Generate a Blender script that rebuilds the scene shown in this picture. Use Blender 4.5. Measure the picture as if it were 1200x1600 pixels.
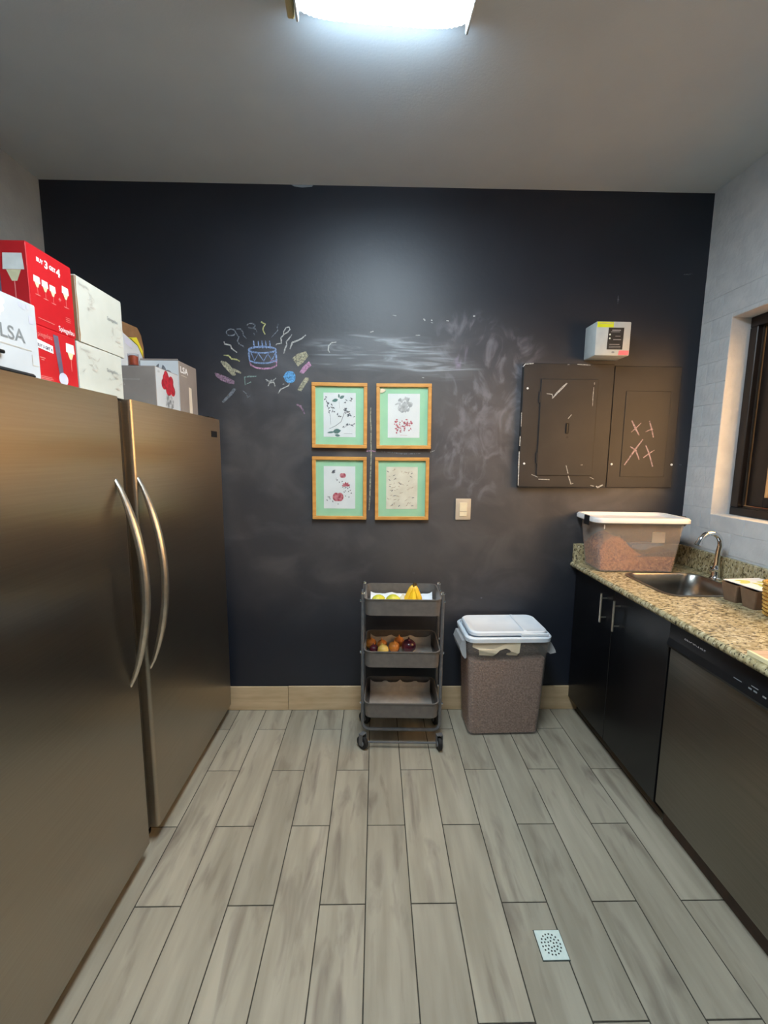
import bpy, bmesh, math, random
from mathutils import Vector, Matrix

for o in list(bpy.data.objects):
    bpy.data.objects.remove(o, do_unlink=True)
SC = bpy.context.scene
C = SC.collection
R = math.radians
random.seed(7)

# ------------------------------------------------------------------ camera
CAM_H = 1.483
YAW, PITCH, ROLL, FPX = 0.019444, 0.131463, 0.008335, 662.51
cam = bpy.data.cameras.new('camera')
cam.sensor_fit = 'HORIZONTAL'
cam.sensor_width = 36.0
cam.lens = FPX / 1200 * 36
cam.clip_start = 0.02
cam_ob = bpy.data.objects.new('camera', cam)
C.objects.link(cam_ob)
_f = Vector((math.sin(YAW) * math.cos(PITCH), math.cos(YAW) * math.cos(PITCH), -math.sin(PITCH)))
_r = Vector((math.cos(YAW), -math.sin(YAW), 0))
_u = _r.cross(_f)
_r2 = _r * math.cos(ROLL) + _u * math.sin(ROLL)
_u2 = -_r * math.sin(ROLL) + _u * math.cos(ROLL)
cam_ob.matrix_world = Matrix(((_r2.x, _u2.x, -_f.x, 0), (_r2.y, _u2.y, -_f.y, 0),
                              (_r2.z, _u2.z, -_f.z, CAM_H), (0, 0, 0, 1)))
SC.camera = cam_ob

# ------------------------------------------------------------------ world, exposure
SKY = (1.0, 0.57, 0.24)
SKY_STRENGTH = 15.0
LAMP_STRENGTH = 30.0
w = bpy.data.worlds.new('evening_sky')
SC.world = w
w.use_nodes = True
bg = w.node_tree.nodes['Background']
bg.inputs['Color'].default_value = (*SKY, 1)
bg.inputs['Strength'].default_value = SKY_STRENGTH
SC.view_settings.view_transform = 'Standard'
SC.view_settings.look = 'None'
SC.view_settings.gamma = 1.0
SC.view_settings.use_curve_mapping = False
SC.view_settings.exposure = 0.0

# ------------------------------------------------------------------ key dimensions (metres)
YB = 2.335            # chalkboard wall
XR, XL = 1.728, -1.685
ZC = 2.83
YF = -2.2             # wall behind the camera
PW, PL = 0.1525, 0.61  # floor tile
FX0, FY0 = -0.637, 2.147
CT = 0.898            # countertop height

# ------------------------------------------------------------------ helpers: materials
def lin(c):
    def f(v):
        v /= 255.0
        return v / 12.92 if v <= 0.04045 else ((v + 0.055) / 1.055) ** 2.4
    return (f(c[0]), f(c[1]), f(c[2]), 1)

MATS = {}
def pm(name, c1, c2=None, scale=30, rough=0.5, metal=0.0, bump=0.0, bscale=None, stretch=(1, 1, 1),
       spec=0.5, lo=0.35, hi=0.65, detail=4, aniso=0.0, coat=0.0, rvar=0.0, arot=0.0):
    """procedural Principled material: two sRGB colours mixed by noise, optional bump"""
    m = bpy.data.materials.new(name)
    m.use_nodes = True
    nt = m.node_tree
    N, L = nt.nodes, nt.links
    b = N['Principled BSDF']
    b.inputs['Roughness'].default_value = rough
    b.inputs['Metallic'].default_value = metal
    b.inputs['Specular IOR Level'].default_value = spec
    if coat:
        b.inputs['Coat Weight'].default_value = coat
        b.inputs['Coat Roughness'].default_value = 0.12
    tc = N.new('ShaderNodeTexCoord')
    mp = N.new('ShaderNodeMapping')
    mp.inputs['Scale'].default_value = stretch
    L.new(tc.outputs['Object'], mp.inputs['Vector'])
    nz = N.new('ShaderNodeTexNoise')
    nz.inputs['Scale'].default_value = scale
    nz.inputs['Detail'].default_value = detail
    L.new(mp.outputs['Vector'], nz.inputs['Vector'])
    mr = N.new('ShaderNodeMapRange')
    mr.inputs['From Min'].default_value = lo
    mr.inputs['From Max'].default_value = hi
    L.new(nz.outputs['Fac'], mr.inputs['Value'])
    mx = N.new('ShaderNodeMix')
    mx.data_type = 'RGBA'
    mx.inputs[6].default_value = lin(c1)
    mx.inputs[7].default_value = lin(c2 if c2 else c1)
    L.new(mr.outputs['Result'], mx.inputs[0])
    L.new(mx.outputs[2], b.inputs['Base Color'])
    if rvar:
        mr2 = N.new('ShaderNodeMapRange')
        mr2.inputs['To Min'].default_value = rough - rvar
        mr2.inputs['To Max'].default_value = rough + rvar
        L.new(nz.outputs['Fac'], mr2.inputs['Value'])
        L.new(mr2.outputs['Result'], b.inputs['Roughness'])
    if bump:
        n2 = N.new('ShaderNodeTexNoise')
        n2.inputs['Scale'].default_value = bscale or scale
        n2.inputs['Detail'].default_value = 3
        L.new(mp.outputs['Vector'], n2.inputs['Vector'])
        bp = N.new('ShaderNodeBump')
        bp.inputs['Strength'].default_value = bump
        bp.inputs['Distance'].default_value = 0.01
        L.new(n2.outputs['Fac'], bp.inputs['Height'])
        L.new(bp.outputs['Normal'], b.inputs['Normal'])
    if aniso:
        b.inputs['Anisotropic'].default_value = aniso
        b.inputs['Anisotropic Rotation'].default_value = arot
        tg = N.new('ShaderNodeTangent')
        tg.direction_type = 'RADIAL'
        tg.axis = 'Z'
        L.new(tg.outputs['Tangent'], b.inputs['Tangent'])
    MATS[name] = m
    return m

def emission(name, color, strength):
    m = bpy.data.materials.new(name)
    m.use_nodes = True
    b = m.node_tree.nodes['Principled BSDF']
    b.inputs['Base Color'].default_value = (0.8, 0.8, 0.8, 1)
    b.inputs['Emission Color'].default_value = (*color, 1)
    b.inputs['Emission Strength'].default_value = strength
    MATS[name] = m
    return m

def see_through(name, color, clear, rough=0.4, tint=(1, 1, 1)):
    """milky translucent plastic: part transparent, part glossy diffuse"""
    m = pm(name, color, tuple(min(255, c + 8) for c in color), 18, rough)
    nt = m.node_tree
    N, L = nt.nodes, nt.links
    tr = N.new('ShaderNodeBsdfTransparent')
    tr.inputs['Color'].default_value = (*tint, 1)
    mix = N.new('ShaderNodeMixShader')
    mix.inputs['Fac'].default_value = clear
    L.new(N['Principled BSDF'].outputs[0], mix.inputs[1])
    L.new(tr.outputs[0], mix.inputs[2])
    L.new(mix.outputs[0], N['Material Output'].inputs['Surface'])
    return m

def glass_mat(name, tint, gloss=0.05):
    m = bpy.data.materials.new(name)
    m.use_nodes = True
    nt = m.node_tree
    N, L = nt.nodes, nt.links
    N.remove(N['Principled BSDF'])
    tr = N.new('ShaderNodeBsdfTransparent')
    tr.inputs['Color'].default_value = (*tint, 1)
    gl = N.new('ShaderNodeBsdfGlossy')
    gl.inputs['Roughness'].default_value = gloss
    lw = N.new('ShaderNodeLayerWeight')
    lw.inputs['Blend'].default_value = 0.5
    pw = N.new('ShaderNodeMath')
    pw.operation = 'POWER'
    pw.inputs[1].default_value = 4.0
    L.new(lw.outputs['Facing'], pw.inputs[0])
    fr = N.new('ShaderNodeMath')
    fr.operation = 'MULTIPLY_ADD'
    fr.inputs[1].default_value = 0.9
    fr.inputs[2].default_value = 0.03
    L.new(pw.outputs[0], fr.inputs[0])
    mix = N.new('ShaderNodeMixShader')
    L.new(fr.outputs[0], mix.inputs['Fac'])
    L.new(tr.outputs[0], mix.inputs[1])
    L.new(gl.outputs[0], mix.inputs[2])
    L.new(mix.outputs[0], N['Material Output'].inputs['Surface'])
    MATS[name] = m
    return m

def chalk_mat(name, color):
    m = pm(name, color, tuple(int(c * 0.85) for c in color), 60, 0.9, spec=0.1)
    nt = m.node_tree
    N, L = nt.nodes, nt.links
    tc = N.new('ShaderNodeTexCoord')
    nz = N.new('ShaderNodeTexNoise')
    nz.inputs['Scale'].default_value = 140
    nz.inputs['Detail'].default_value = 4
    L.new(tc.outputs['Object'], nz.inputs['Vector'])
    mr = N.new('ShaderNodeMapRange')
    mr.inputs['From Min'].default_value = 0.36
    mr.inputs['From Max'].default_value = 0.60
    mr.inputs['To Min'].default_value = 0.45
    mr.inputs['To Max'].default_value = 0.95
    L.new(nz.outputs['Fac'], mr.inputs['Value'])
    tr = N.new('ShaderNodeBsdfTransparent')
    mix = N.new('ShaderNodeMixShader')
    L.new(mr.outputs['Result'], mix.inputs['Fac'])
    L.new(tr.outputs[0], mix.inputs[1])
    L.new(N['Principled BSDF'].outputs[0], mix.inputs[2])
    L.new(mix.outputs[0], N['Material Output'].inputs['Surface'])
    return m

# ------------------------------------------------------------------ helpers: geometry
def BM():
    return bmesh.new()

def box(bm, x0, x1, y0, y1, z0, z1, bev=0.0, seg=2):
    if bev:
        t = bmesh.new()
        box(t, x0, x1, y0, y1, z0, z1)
        bmesh.ops.bevel(t, geom=list(t.edges), offset=bev, segments=seg, affect='EDGES', profile=0.5)
        merge(bm, t)
        return bm
    v = [bm.verts.new(p) for p in ((x0, y0, z0), (x1, y0, z0), (x1, y1, z0), (x0, y1, z0),
                                   (x0, y0, z1), (x1, y0, z1), (x1, y1, z1), (x0, y1, z1))]
    for f in ((3, 2, 1, 0), (4, 5, 6, 7), (0, 1, 5, 4), (1, 2, 6, 5), (2, 3, 7, 6), (3, 0, 4, 7)):
        bm.faces.new([v[i] for i in f])
    return bm

def merge(bm, t, M=None):
    mp = {}
    for v in t.verts:
        mp[v] = bm.verts.new(M @ v.co if M else v.co)
    for f in t.faces:
        bm.faces.new([mp[v] for v in f.verts])
    t.free()

def loft(bm, rings, cap0=True, cap1=True, closed=True):
    vs = [[bm.verts.new(p) for p in r] for r in rings]
    n = len(rings[0])
    for a, b in zip(vs, vs[1:]):
        for i in range(n if closed else n - 1):
            j = (i + 1) % n
            bm.faces.new((a[i], a[j], b[j], b[i]))
    if cap0:
        bm.faces.new(list(reversed(vs[0])))
    if cap1:
        bm.faces.new(vs[-1])
    return bm

def rr(w, d, r, z, cx=0, cy=0, n=5):
    """rounded rectangle ring in XY, counter-clockwise"""
    pts = []
    for sx, sy, a0 in ((1, 1, 0), (-1, 1, 90), (-1, -1, 180), (1, -1, 270)):
        for i in range(n + 1):
            a = R(a0 + 90 * i / n)
            pts.append((cx + sx * (w / 2 - r) + r * math.cos(a), cy + sy * (d / 2 - r) + r * math.sin(a), z))
    return pts

def tube(bm, pts, r, n=8, ry=None):
    """tube along a polyline, r may be a list; round section (or ellipse with ry)"""
    pts = [Vector(p) for p in pts]
    k = len(pts)
    rad = r if isinstance(r, (list, tuple)) else [r] * k
    rings = []
    prev = None
    for i, p in enumerate(pts):
        t = (pts[min(i + 1, k - 1)] - pts[max(i - 1, 0)]).normalized()
        if prev is None:
            up = Vector((0, 0, 1)) if abs(t.z) < 0.9 else Vector((0, 1, 0))
            prev = (up - t * up.dot(t)).normalized()
        else:
            prev = (prev - t * prev.dot(t)).normalized()
        s = t.cross(prev)
        q = rad[i]
        q2 = q if ry is None else q * ry
        rings.append([tuple(p + prev * (q2 * math.cos(2 * math.pi * j / n)) + s * (q * math.sin(2 * math.pi * j / n)))
                      for j in range(n)])
    loft(bm, rings)
    return bm

def lathe(bm, prof, n=20, cx=0, cy=0):
    """prof: (radius, z) from bottom to top"""
    rings = [[(cx + max(r, 1e-4) * math.cos(2 * math.pi * j / n), cy + max(r, 1e-4) * math.sin(2 * math.pi * j / n), z)
              for j in range(n)] for r, z in prof]
    loft(bm, rings)
    return bm

def prism(bm, poly, axis, a0, a1):
    """extrude a 2D polygon: axis 0 -> poly is (y,z); 1 -> (x,z); 2 -> (x,y)"""
    def P(q, a):
        return (a, q[0], q[1]) if axis == 0 else ((q[0], a, q[1]) if axis == 1 else (q[0], q[1], a))
    v0 = [bm.verts.new(P(q, a0)) for q in poly]
    v1 = [bm.verts.new(P(q, a1)) for q in poly]
    n = len(poly)
    for i in range(n):
        j = (i + 1) % n
        bm.faces.new((v0[i], v0[j], v1[j], v1[i]))
    bm.faces.new(list(reversed(v0)))
    bm.faces.new(v1)
    return bm

def lifted(bm, to3):
    """each further printed shape lies a hair above the one before"""
    n = getattr(to3, 'n', None)
    if n is None:
        return to3
    e = len(bm.faces) * 1.2e-5
    return lambda u, v: tuple(a + b * e for a, b in zip(to3(u, v), n))

def ribbon(bm, pts, wd, to3, taper=True):
    to3 = lifted(bm, to3)
    k = len(pts)
    prev = None
    for i in range(k):
        a, b = pts[max(i - 1, 0)], pts[min(i + 1, k - 1)]
        dx, dy = b[0] - a[0], b[1] - a[1]
        l = math.hypot(dx, dy) or 1
        h = wd / 2 * (0.65 if taper and i in (0, k - 1) else 1) * random.uniform(0.8, 1.15)
        nx, ny = -dy / l * h, dx / l * h
        v = (bm.verts.new(to3(pts[i][0] + nx, pts[i][1] + ny)), bm.verts.new(to3(pts[i][0] - nx, pts[i][1] - ny)))
        if prev:
            bm.faces.new((prev[0], prev[1], v[1], v[0]))
        prev = v

def disc(bm, u, v, r, to3, n=10, rv=None):
    rv = rv or r
    to3 = lifted(bm, to3)
    bm.faces.new([bm.verts.new(to3(u + r * math.cos(2 * math.pi * i / n), v + rv * math.sin(2 * math.pi * i / n))) for i in range(n)])

def poly(bm, pts, to3):
    to3 = lifted(bm, to3)
    bm.faces.new([bm.verts.new(to3(*p)) for p in pts])

def face3(face, base):
    """(u right, v up) on a face -> local 3D; base is the face's fixed coordinate"""
    f = {'+X': lambda u, v: (base, u, v), '-X': lambda u, v: (base, -u, v),
         '-Y': lambda u, v: (u, base, v), '+Z': lambda u, v: (u, v, base)}[face]
    f.n = {'+X': (1, 0, 0), '-X': (-1, 0, 0), '-Y': (0, -1, 0), '+Z': (0, 0, 1)}[face]
    return f

def obj(name, bm, mat, parent=None, smooth=False, loc=None, kind=None, label=None, recalc=True):
    if recalc:
        bmesh.ops.recalc_face_normals(bm, faces=bm.faces)
    me = bpy.data.meshes.new(name)
    bm.to_mesh(me)
    bm.free()
    me.materials.append(MATS[mat] if isinstance(mat, str) else mat)
    if smooth:
        for p in me.polygons:
            p.use_smooth = True
        try:
            me.set_sharp_from_angle(angle=R(40))
        except Exception:
            pass
    o = bpy.data.objects.new(name, me)
    C.objects.link(o)
    if parent:
        o.parent = parent
    if loc:
        o.location = loc
    if kind:
        o['kind'] = kind
    if label:
        o['label'] = label
    return o

def thing(name, label, cat, loc=(0, 0, 0), rotz=0.0, group=None):
    o = bpy.data.objects.new(name, None)
    o.empty_display_size = 0.05
    C.objects.link(o)
    o.location = loc
    o.rotation_euler = (0, 0, R(rotz))
    o['label'] = label
    o['category'] = cat
    if group:
        o['group'] = group
    return o

def tag(o, label, cat, group=None):
    o['label'] = label
    o['category'] = cat
    if group:
        o['group'] = group
    return o

def struct(o):
    o['kind'] = 'structure'
    return o

def text(name, body, size, mat, origin, face, parent, width=None, align='LEFT', bold=0.0, rot=0.0):
    cu = bpy.data.curves.new(name, 'FONT')
    cu.body = body
    cu.size = size
    cu.align_x = align
    cu.offset = bold
    cu.resolution_u = 3
    tmp = bpy.data.objects.new('tmp_text', cu)
    C.objects.link(tmp)
    bpy.context.view_layer.update()
    me = bpy.data.meshes.new_from_object(tmp)
    bpy.data.objects.remove(tmp, do_unlink=True)
    me.name = name
    xs = [v.co.x for v in me.vertices]
    sx = (width / (max(xs) - min(xs))) if width and xs else 1.0
    c, s = math.cos(R(rot)), math.sin(R(rot))
    f = {'+X': lambda u, v: (0, u, v), '-X': lambda u, v: (0, -u, v), '-Y': lambda u, v: (u, 0, v), '+Z': lambda u, v: (u, v, 0)}[face]
    for v in me.vertices:
        u0, v0 = v.co.x * sx, v.co.y
        v.co = Vector(f(u0 * c - v0 * s, u0 * s + v0 * c)) + Vector(origin)
    me.materials.append(MATS[mat])
    o = bpy.data.objects.new(name, me)
    C.objects.link(o)
    o.parent = parent
    return o

def copy_tree(o, parent=None):
    c = o.copy()
    C.objects.link(c)
    c.parent = parent
    for ch in list(o.children):
        copy_tree(ch, c)
    return c

# ------------------------------------------------------------------ materials
pm('ceiling_paint', (206, 218, 226), (202, 214, 223), 5, 0.8, bump=0.05, bscale=120)
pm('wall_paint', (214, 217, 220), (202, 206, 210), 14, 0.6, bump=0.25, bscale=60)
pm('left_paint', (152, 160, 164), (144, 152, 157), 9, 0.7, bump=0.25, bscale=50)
pm('grout', (74, 69, 60), (60, 56, 49), 60, 0.9)
pm('baseboard_tile', (214, 187, 150), (196, 167, 129), 5, 0.45, stretch=(1, 1, 7), bump=0.03)
pm('steel', (172, 164, 152), (167, 159, 147), 3, 0.30, 1.0, stretch=(1, 1, 60), aniso=0.88, arot=0.0)
pm('steel_plain', (150, 147, 142), (140, 137, 132), 20, 0.28, 1.0)
pm('dishwasher_steel', (142, 136, 126), (134, 128, 118), 3, 0.42, 1.0, stretch=(1, 1, 60))
pm('handle_steel', (215, 208, 196), (200, 194, 184), 40, 0.34, 1.0)
pm('chrome', (225, 226, 228), (215, 216, 220), 20, 0.08, 1.0)
pm('fridge_body', (78, 76, 74), (66, 65, 64), 40, 0.5)
pm('trim_steel', (120, 113, 102), (104, 98, 90), 10, 0.4, 1.0)
pm('black_plastic', (22, 22, 24), (16, 16, 18), 30, 0.35)
pm('rubber', (28, 27, 27), (20, 20, 20), 30, 0.7)
pm('cabinet_black', (17, 17, 20), (13, 13, 16), 12, 0.3)
pm('plinth_black', (15, 14, 14), (11, 11, 11), 12, 0.6)
pm('toe_brown', (74, 54, 42), (58, 42, 33), 20, 0.6)
pm('console_black', (24, 25, 28), (18, 19, 22), 12, 0.28)
pm('print_grey', (150, 152, 156), (135, 137, 141), 30, 0.5)
pm('print_white', (236, 236, 236), (226, 226, 228), 30, 0.5)
pm('pine_frame', (214, 158, 84), (196, 138, 66), 14, 0.45, stretch=(1, 1, 3))
pm('mat_green', (172, 220, 184), (164, 214, 177), 12, 0.6)
pm('paper', (236, 238, 240), (228, 231, 234), 12, 0.7)
pm('paper_cream', (236, 230, 214), (222, 214, 196), 18, 0.7)
pm('art_green', (86, 128, 124), (108, 132, 128), 60, 0.8)
pm('art_dark', (84, 84, 94), (120, 122, 126), 80, 0.8)
pm('art_grey', (160, 164, 168), (205, 208, 212), 55, 0.8)
pm('art_red', (168, 60, 78), (214, 140, 148), 75, 0.8)
pm('art_tan', (176, 158, 136), (206, 190, 168), 70, 0.8)
pm('panel_black', (50, 46, 45), (37, 35, 35), 5, 0.55, detail=6, lo=0.3, hi=0.7)
pm('box_grey', (196, 202, 202), (186, 193, 194), 20, 0.45)
pm('sticker_black', (38, 40, 42), (30, 32, 34), 20, 0.5)
pm('sticker_yellow', (222, 236, 40), (210, 226, 30), 20, 0.5)
pm('sticker_pink', (246, 140, 146), (240, 124, 134), 20, 0.6)
pm('switch_ivory', (236, 222, 190), (228, 212, 178), 20, 0.4)
pm('switch_plate', (206, 190, 168), (196, 178, 154), 20, 0.45)
pm('cart_grey', (108, 103, 99), (98, 94, 91), 30, 0.42)
pm('cart_tube', (112, 112, 114), (98, 98, 100), 30, 0.38, 0.2)
pm('liner_grey', (198, 193, 187), (182, 177, 171), 20, 0.85, bump=0.2)
pm('liner_white', (240, 243, 248), (230, 234, 240), 20, 0.8, bump=0.15)
pm('banana_yellow', (244, 198, 40), (226, 172, 28), 22, 0.45)
pm('banana_tip', (84, 66, 28), (52, 40, 20), 60, 0.7)
pm('lemon_yellow', (216, 206, 70), (192, 190, 56), 40, 0.45, bump=0.1, bscale=160)
pm('garlic_white', (228, 218, 192), (206, 192, 158), 30, 0.6)
pm('onion_gold', (222, 150, 66), (186, 110, 44), 26, 0.35, stretch=(1, 1, 0.25), coat=0.2)
pm('onion_pale', (236, 206, 116), (214, 178, 84), 24, 0.4, stretch=(1, 1, 0.3))
pm('onion_red', (94, 26, 46), (60, 14, 30), 26, 0.28, stretch=(1, 1, 0.25), coat=0.3)
pm('onion_root', (146, 120, 78), (112, 88, 54), 80, 0.85)
pm('lid_white', (232, 240, 248), (224, 233, 243), 10, 0.4)
pm('tote_white', (244, 240, 238), (236, 232, 230), 10, 0.4)
see_through('bin_plastic', (176, 168, 162), 0.82, 0.42)
see_through('tote_plastic', (205, 192, 182), 0.74, 0.35)
see_through('handle_plastic', (206, 206, 208), 0.35, 0.4)
pm('kibble_brown', (204, 168, 150), (160, 126, 110), 110, 0.85, bump=1.0, bscale=130, detail=3)
pm('kibble_orange', (236, 150, 92), (160, 84, 46), 85, 0.85, bump=1.0, bscale=130, detail=3)
pm('kibble_dark', (132, 98, 80), (100, 70, 56), 150, 0.85, bump=1.0, bscale=130, detail=3)
pm('scoop_blue', (112, 134, 156), (100, 122, 146), 20, 0.5)
pm('label_cream', (232, 222, 198), (222, 210, 184), 10, 0.7)
pm('wicker', (206, 164, 84), (160, 116, 48), 60, 0.7)
pm('brown_paper', (122, 98, 78), (104, 82, 64), 18, 0.8)
pm('brown_dark', (58, 38, 26), (48, 30, 20), 18, 0.85)
pm('leaf_print', (196, 204, 92), (214, 216, 130), 25, 0.7)
pm('board_top', (206, 178, 150), (190, 160, 132), 10, 0.5, stretch=(1, 8, 1))
pm('board_edge', (244, 232, 190), (236, 222, 176), 10, 0.5)
pm('carton_red', (190, 26, 34), (180, 20, 28), 12, 0.4)
pm('carton_purple', (104, 92, 112), (92, 82, 100), 12, 0.5)
pm('carton_white', (194, 196, 188), (186, 189, 181), 10, 0.5)
pm('carton_plain', (194, 198, 202), (186, 191, 196), 10, 0.45)
pm('carton_brown', (150, 116, 82), (134, 102, 70), 14, 0.8)
pm('carton_taupe', (142, 132, 126), (132, 123, 118), 10, 0.5)
pm('goblet_white', (230, 230, 226), (216, 218, 214), 30, 0.4)
pm('goblet_cream', (222, 214, 176), (206, 198, 158), 30, 0.4)
pm('stem_pink', (226, 130, 124), (214, 110, 108), 30, 0.4)
pm('line_grey', (172, 168, 160), (192, 188, 180), 60, 0.6)
pm('text_grey', (128, 132, 134), (118, 122, 124), 30, 0.6)
pm('rose_red', (190, 38, 54), (136, 20, 36), 60, 0.5)
pm('vase_dark', (96, 100, 104), (184, 188, 192), 60, 0.5)
pm('tape_cream', (220, 210, 196), (210, 200, 184), 20, 0.6)
pm('amber_wax', (178, 84, 44), (142, 52, 28), 40, 0.4)
pm('yellow_edge', (226, 212, 60), (210, 196, 50), 20, 0.5)
pm('lilac', (196, 196, 214), (186, 188, 206), 20, 0.5)
pm('drain_white', (226, 236, 228), (212, 226, 220), 60, 0.45)
pm('drain_dark', (60, 66, 62), (48, 54, 50), 40, 0.8)
pm('window_brown', (36, 26, 22), (26, 19, 16), 20, 0.38, stretch=(1, 1, 0.2))
pm('track_metal', (96, 84, 74), (84, 74, 66), 20, 0.4, 0.6)
pm('outside_brown', (104, 66, 44), (80, 48, 32), 6, 0.8, stretch=(4, 4, 0.5))
pm('outside_glow_paint', (240, 160, 70), (228, 146, 60), 10, 0.7)  # warm glow beyond the window, put into the colour
pm('outside_ground', (140, 120, 96), (120, 100, 80), 5, 0.9)
pm('fixture_white', (196, 198, 198), (186, 188, 188), 20, 0.6)
pm('fixture_cream', (206, 190, 140), (190, 172, 122), 20, 0.5)
emission('lamp_diffuser', (0.80, 0.93, 1.0), LAMP_STRENGTH)
emission('lamp_end', (0.62, 0.82, 1.0), LAMP_STRENGTH * 0.7)
glass_mat('window_glass', (0.92, 0.92, 0.9))
glass_mat('picture_glass', (0.985, 0.99, 0.985), 0.02)
glass_mat('tumbler_glass', (0.9, 0.9, 0.92))
for k, c in {'blue': (150, 176, 222), 'white': (206, 208, 206), 'yellow': (214, 214, 150), 'pink': (206, 160, 196),
             'grey': (134, 140, 150), 'cream': (188, 184, 160), 'mauve': (160, 134, 156), 'sky': (112, 178, 236), 'rose': (206, 182, 188),
             'mint': (150, 176, 172)}.items():
    chalk_mat('chalk_' + k, c)

def wood_tile_material():
    m = pm('wood_tile', (172, 164, 147), (152, 144, 127), 2.2, 0.42, stretch=(9, 1.0, 9), bump=0.04, bscale=40, rvar=0.06)
    nt = m.node_tree
    N, L = nt.nodes, nt.links
    tc = [n for n in N if n.type == 'TEX_COORD'][0]
    mp = [n for n in N if n.type == 'MAPPING'][0]
    oi = N.new('ShaderNodeObjectInfo')
    mul = N.new('ShaderNodeVectorMath')
    mul.operation = 'MULTIPLY'
    comb = N.new('ShaderNodeCombineXYZ')
    for i in range(3):
        L.new(oi.outputs['Random'], comb.inputs[i])
    mul.inputs[1].default_value = (37.0, 91.0, 53.0)
    L.new(comb.outputs[0], mul.inputs[0])
    add = N.new('ShaderNodeVectorMath')
    L.new(tc.outputs['Object'], add.inputs[0])
    L.new(mul.outputs[0], add.inputs[1])
    L.new(add.outputs[0], mp.inputs['Vector'])
    # dark smoky streaks along the plank
    m2 = N.new('ShaderNodeMapping')
    m2.inputs['Scale'].default_value = (13, 2.6, 1)
    L.new(add.outputs[0], m2.inputs['Vector'])
    n2 = N.new('ShaderNodeTexNoise')
    n2.inputs['Scale'].default_value = 1.3
    n2.inputs['Detail'].default_value = 5
    n2.inputs['Distortion'].default_value = 0.6
    L.new(m2.outputs[0], n2.inputs['Vector'])
    r2 = N.new('ShaderNodeMapRange')
    r2.inputs['From Min'].default_value = 0.54
    r2.inputs['From Max'].default_value = 0.78
    r2.inputs['To Max'].default_value = 0.75
    L.new(n2.outputs['Fac'], r2.inputs['Value'])
    mx0 = [n for n in N if n.type == 'MIX'][0]
    mx = N.new('ShaderNodeMix')
    mx.data_type = 'RGBA'
    mx.inputs[7].default_value = lin((98, 87, 79))
    L.new(r2.outputs[0], mx.inputs[0])
    L.new(mx0.outputs[2], mx.inputs[6])
    # per-plank tone
    hs = N.new('ShaderNodeHueSaturation')
    mr = N.new('ShaderNodeMapRange')
    mr.inputs['To Min'].default_value = 0.9
    mr.inputs['To Max'].default_value = 1.07
    L.new(oi.outputs['Random'], mr.inputs['Value'])
    L.new(mr.outputs[0], hs.inputs['Value'])
    L.new(mx.outputs[2], hs.inputs['Color'])
    L.new(hs.outputs[0], N['Principled BSDF'].inputs['Base Color'])
wood_tile_material()

def granite_material():
    m = pm('granite', (196, 184, 148), (166, 152, 114), 36, 0.22, detail=6, lo=0.4, hi=0.6)
    nt = m.node_tree
    N, L = nt.nodes, nt.links
    mp = [n for n in N if n.type == 'MAPPING'][0]
    mp.inputs['Rotation'].default_value = (0, 0, 0.5)
    mp.inputs['Scale'].default_value = (1, 1.7, 1)
    mx0 = [n for n in N if n.type == 'MIX'][0]
    cur = mx0.outputs[2]
    for sc, c, lo, hi in ((46, (120, 108, 80), 0.52, 0.62), (80, (62, 56, 44), 0.57, 0.65), (64, (222, 214, 184), 0.58, 0.70)):
        n = N.new('ShaderNodeTexNoise')
        n.inputs['Scale'].default_value = sc
        n.inputs['Detail'].default_value = 5
        ad = N.new('ShaderNodeVectorMath')
        ad.inputs[1].default_value = (sc, sc * 2, 3)
        L.new(mp.outputs[0], ad.inputs[0])
        L.new(ad.outputs[0], n.inputs['Vector'])
        r = N.new('ShaderNodeMapRange')
        r.inputs['From Min'].default_value = lo
        r.inputs['From Max'].default_value = hi
        L.new(n.outputs['Fac'], r.inputs['Value'])
        x = N.new('ShaderNodeMix')
        x.data_type = 'RGBA'
        x.inputs[7].default_value = lin(c)
        L.new(r.outputs[0], x.inputs[0])
        L.new(cur, x.inputs[6])
        cur = x.outputs[2]
    L.new(cur, N['Principled BSDF'].inputs['Base Color'])
granite_material()

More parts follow.
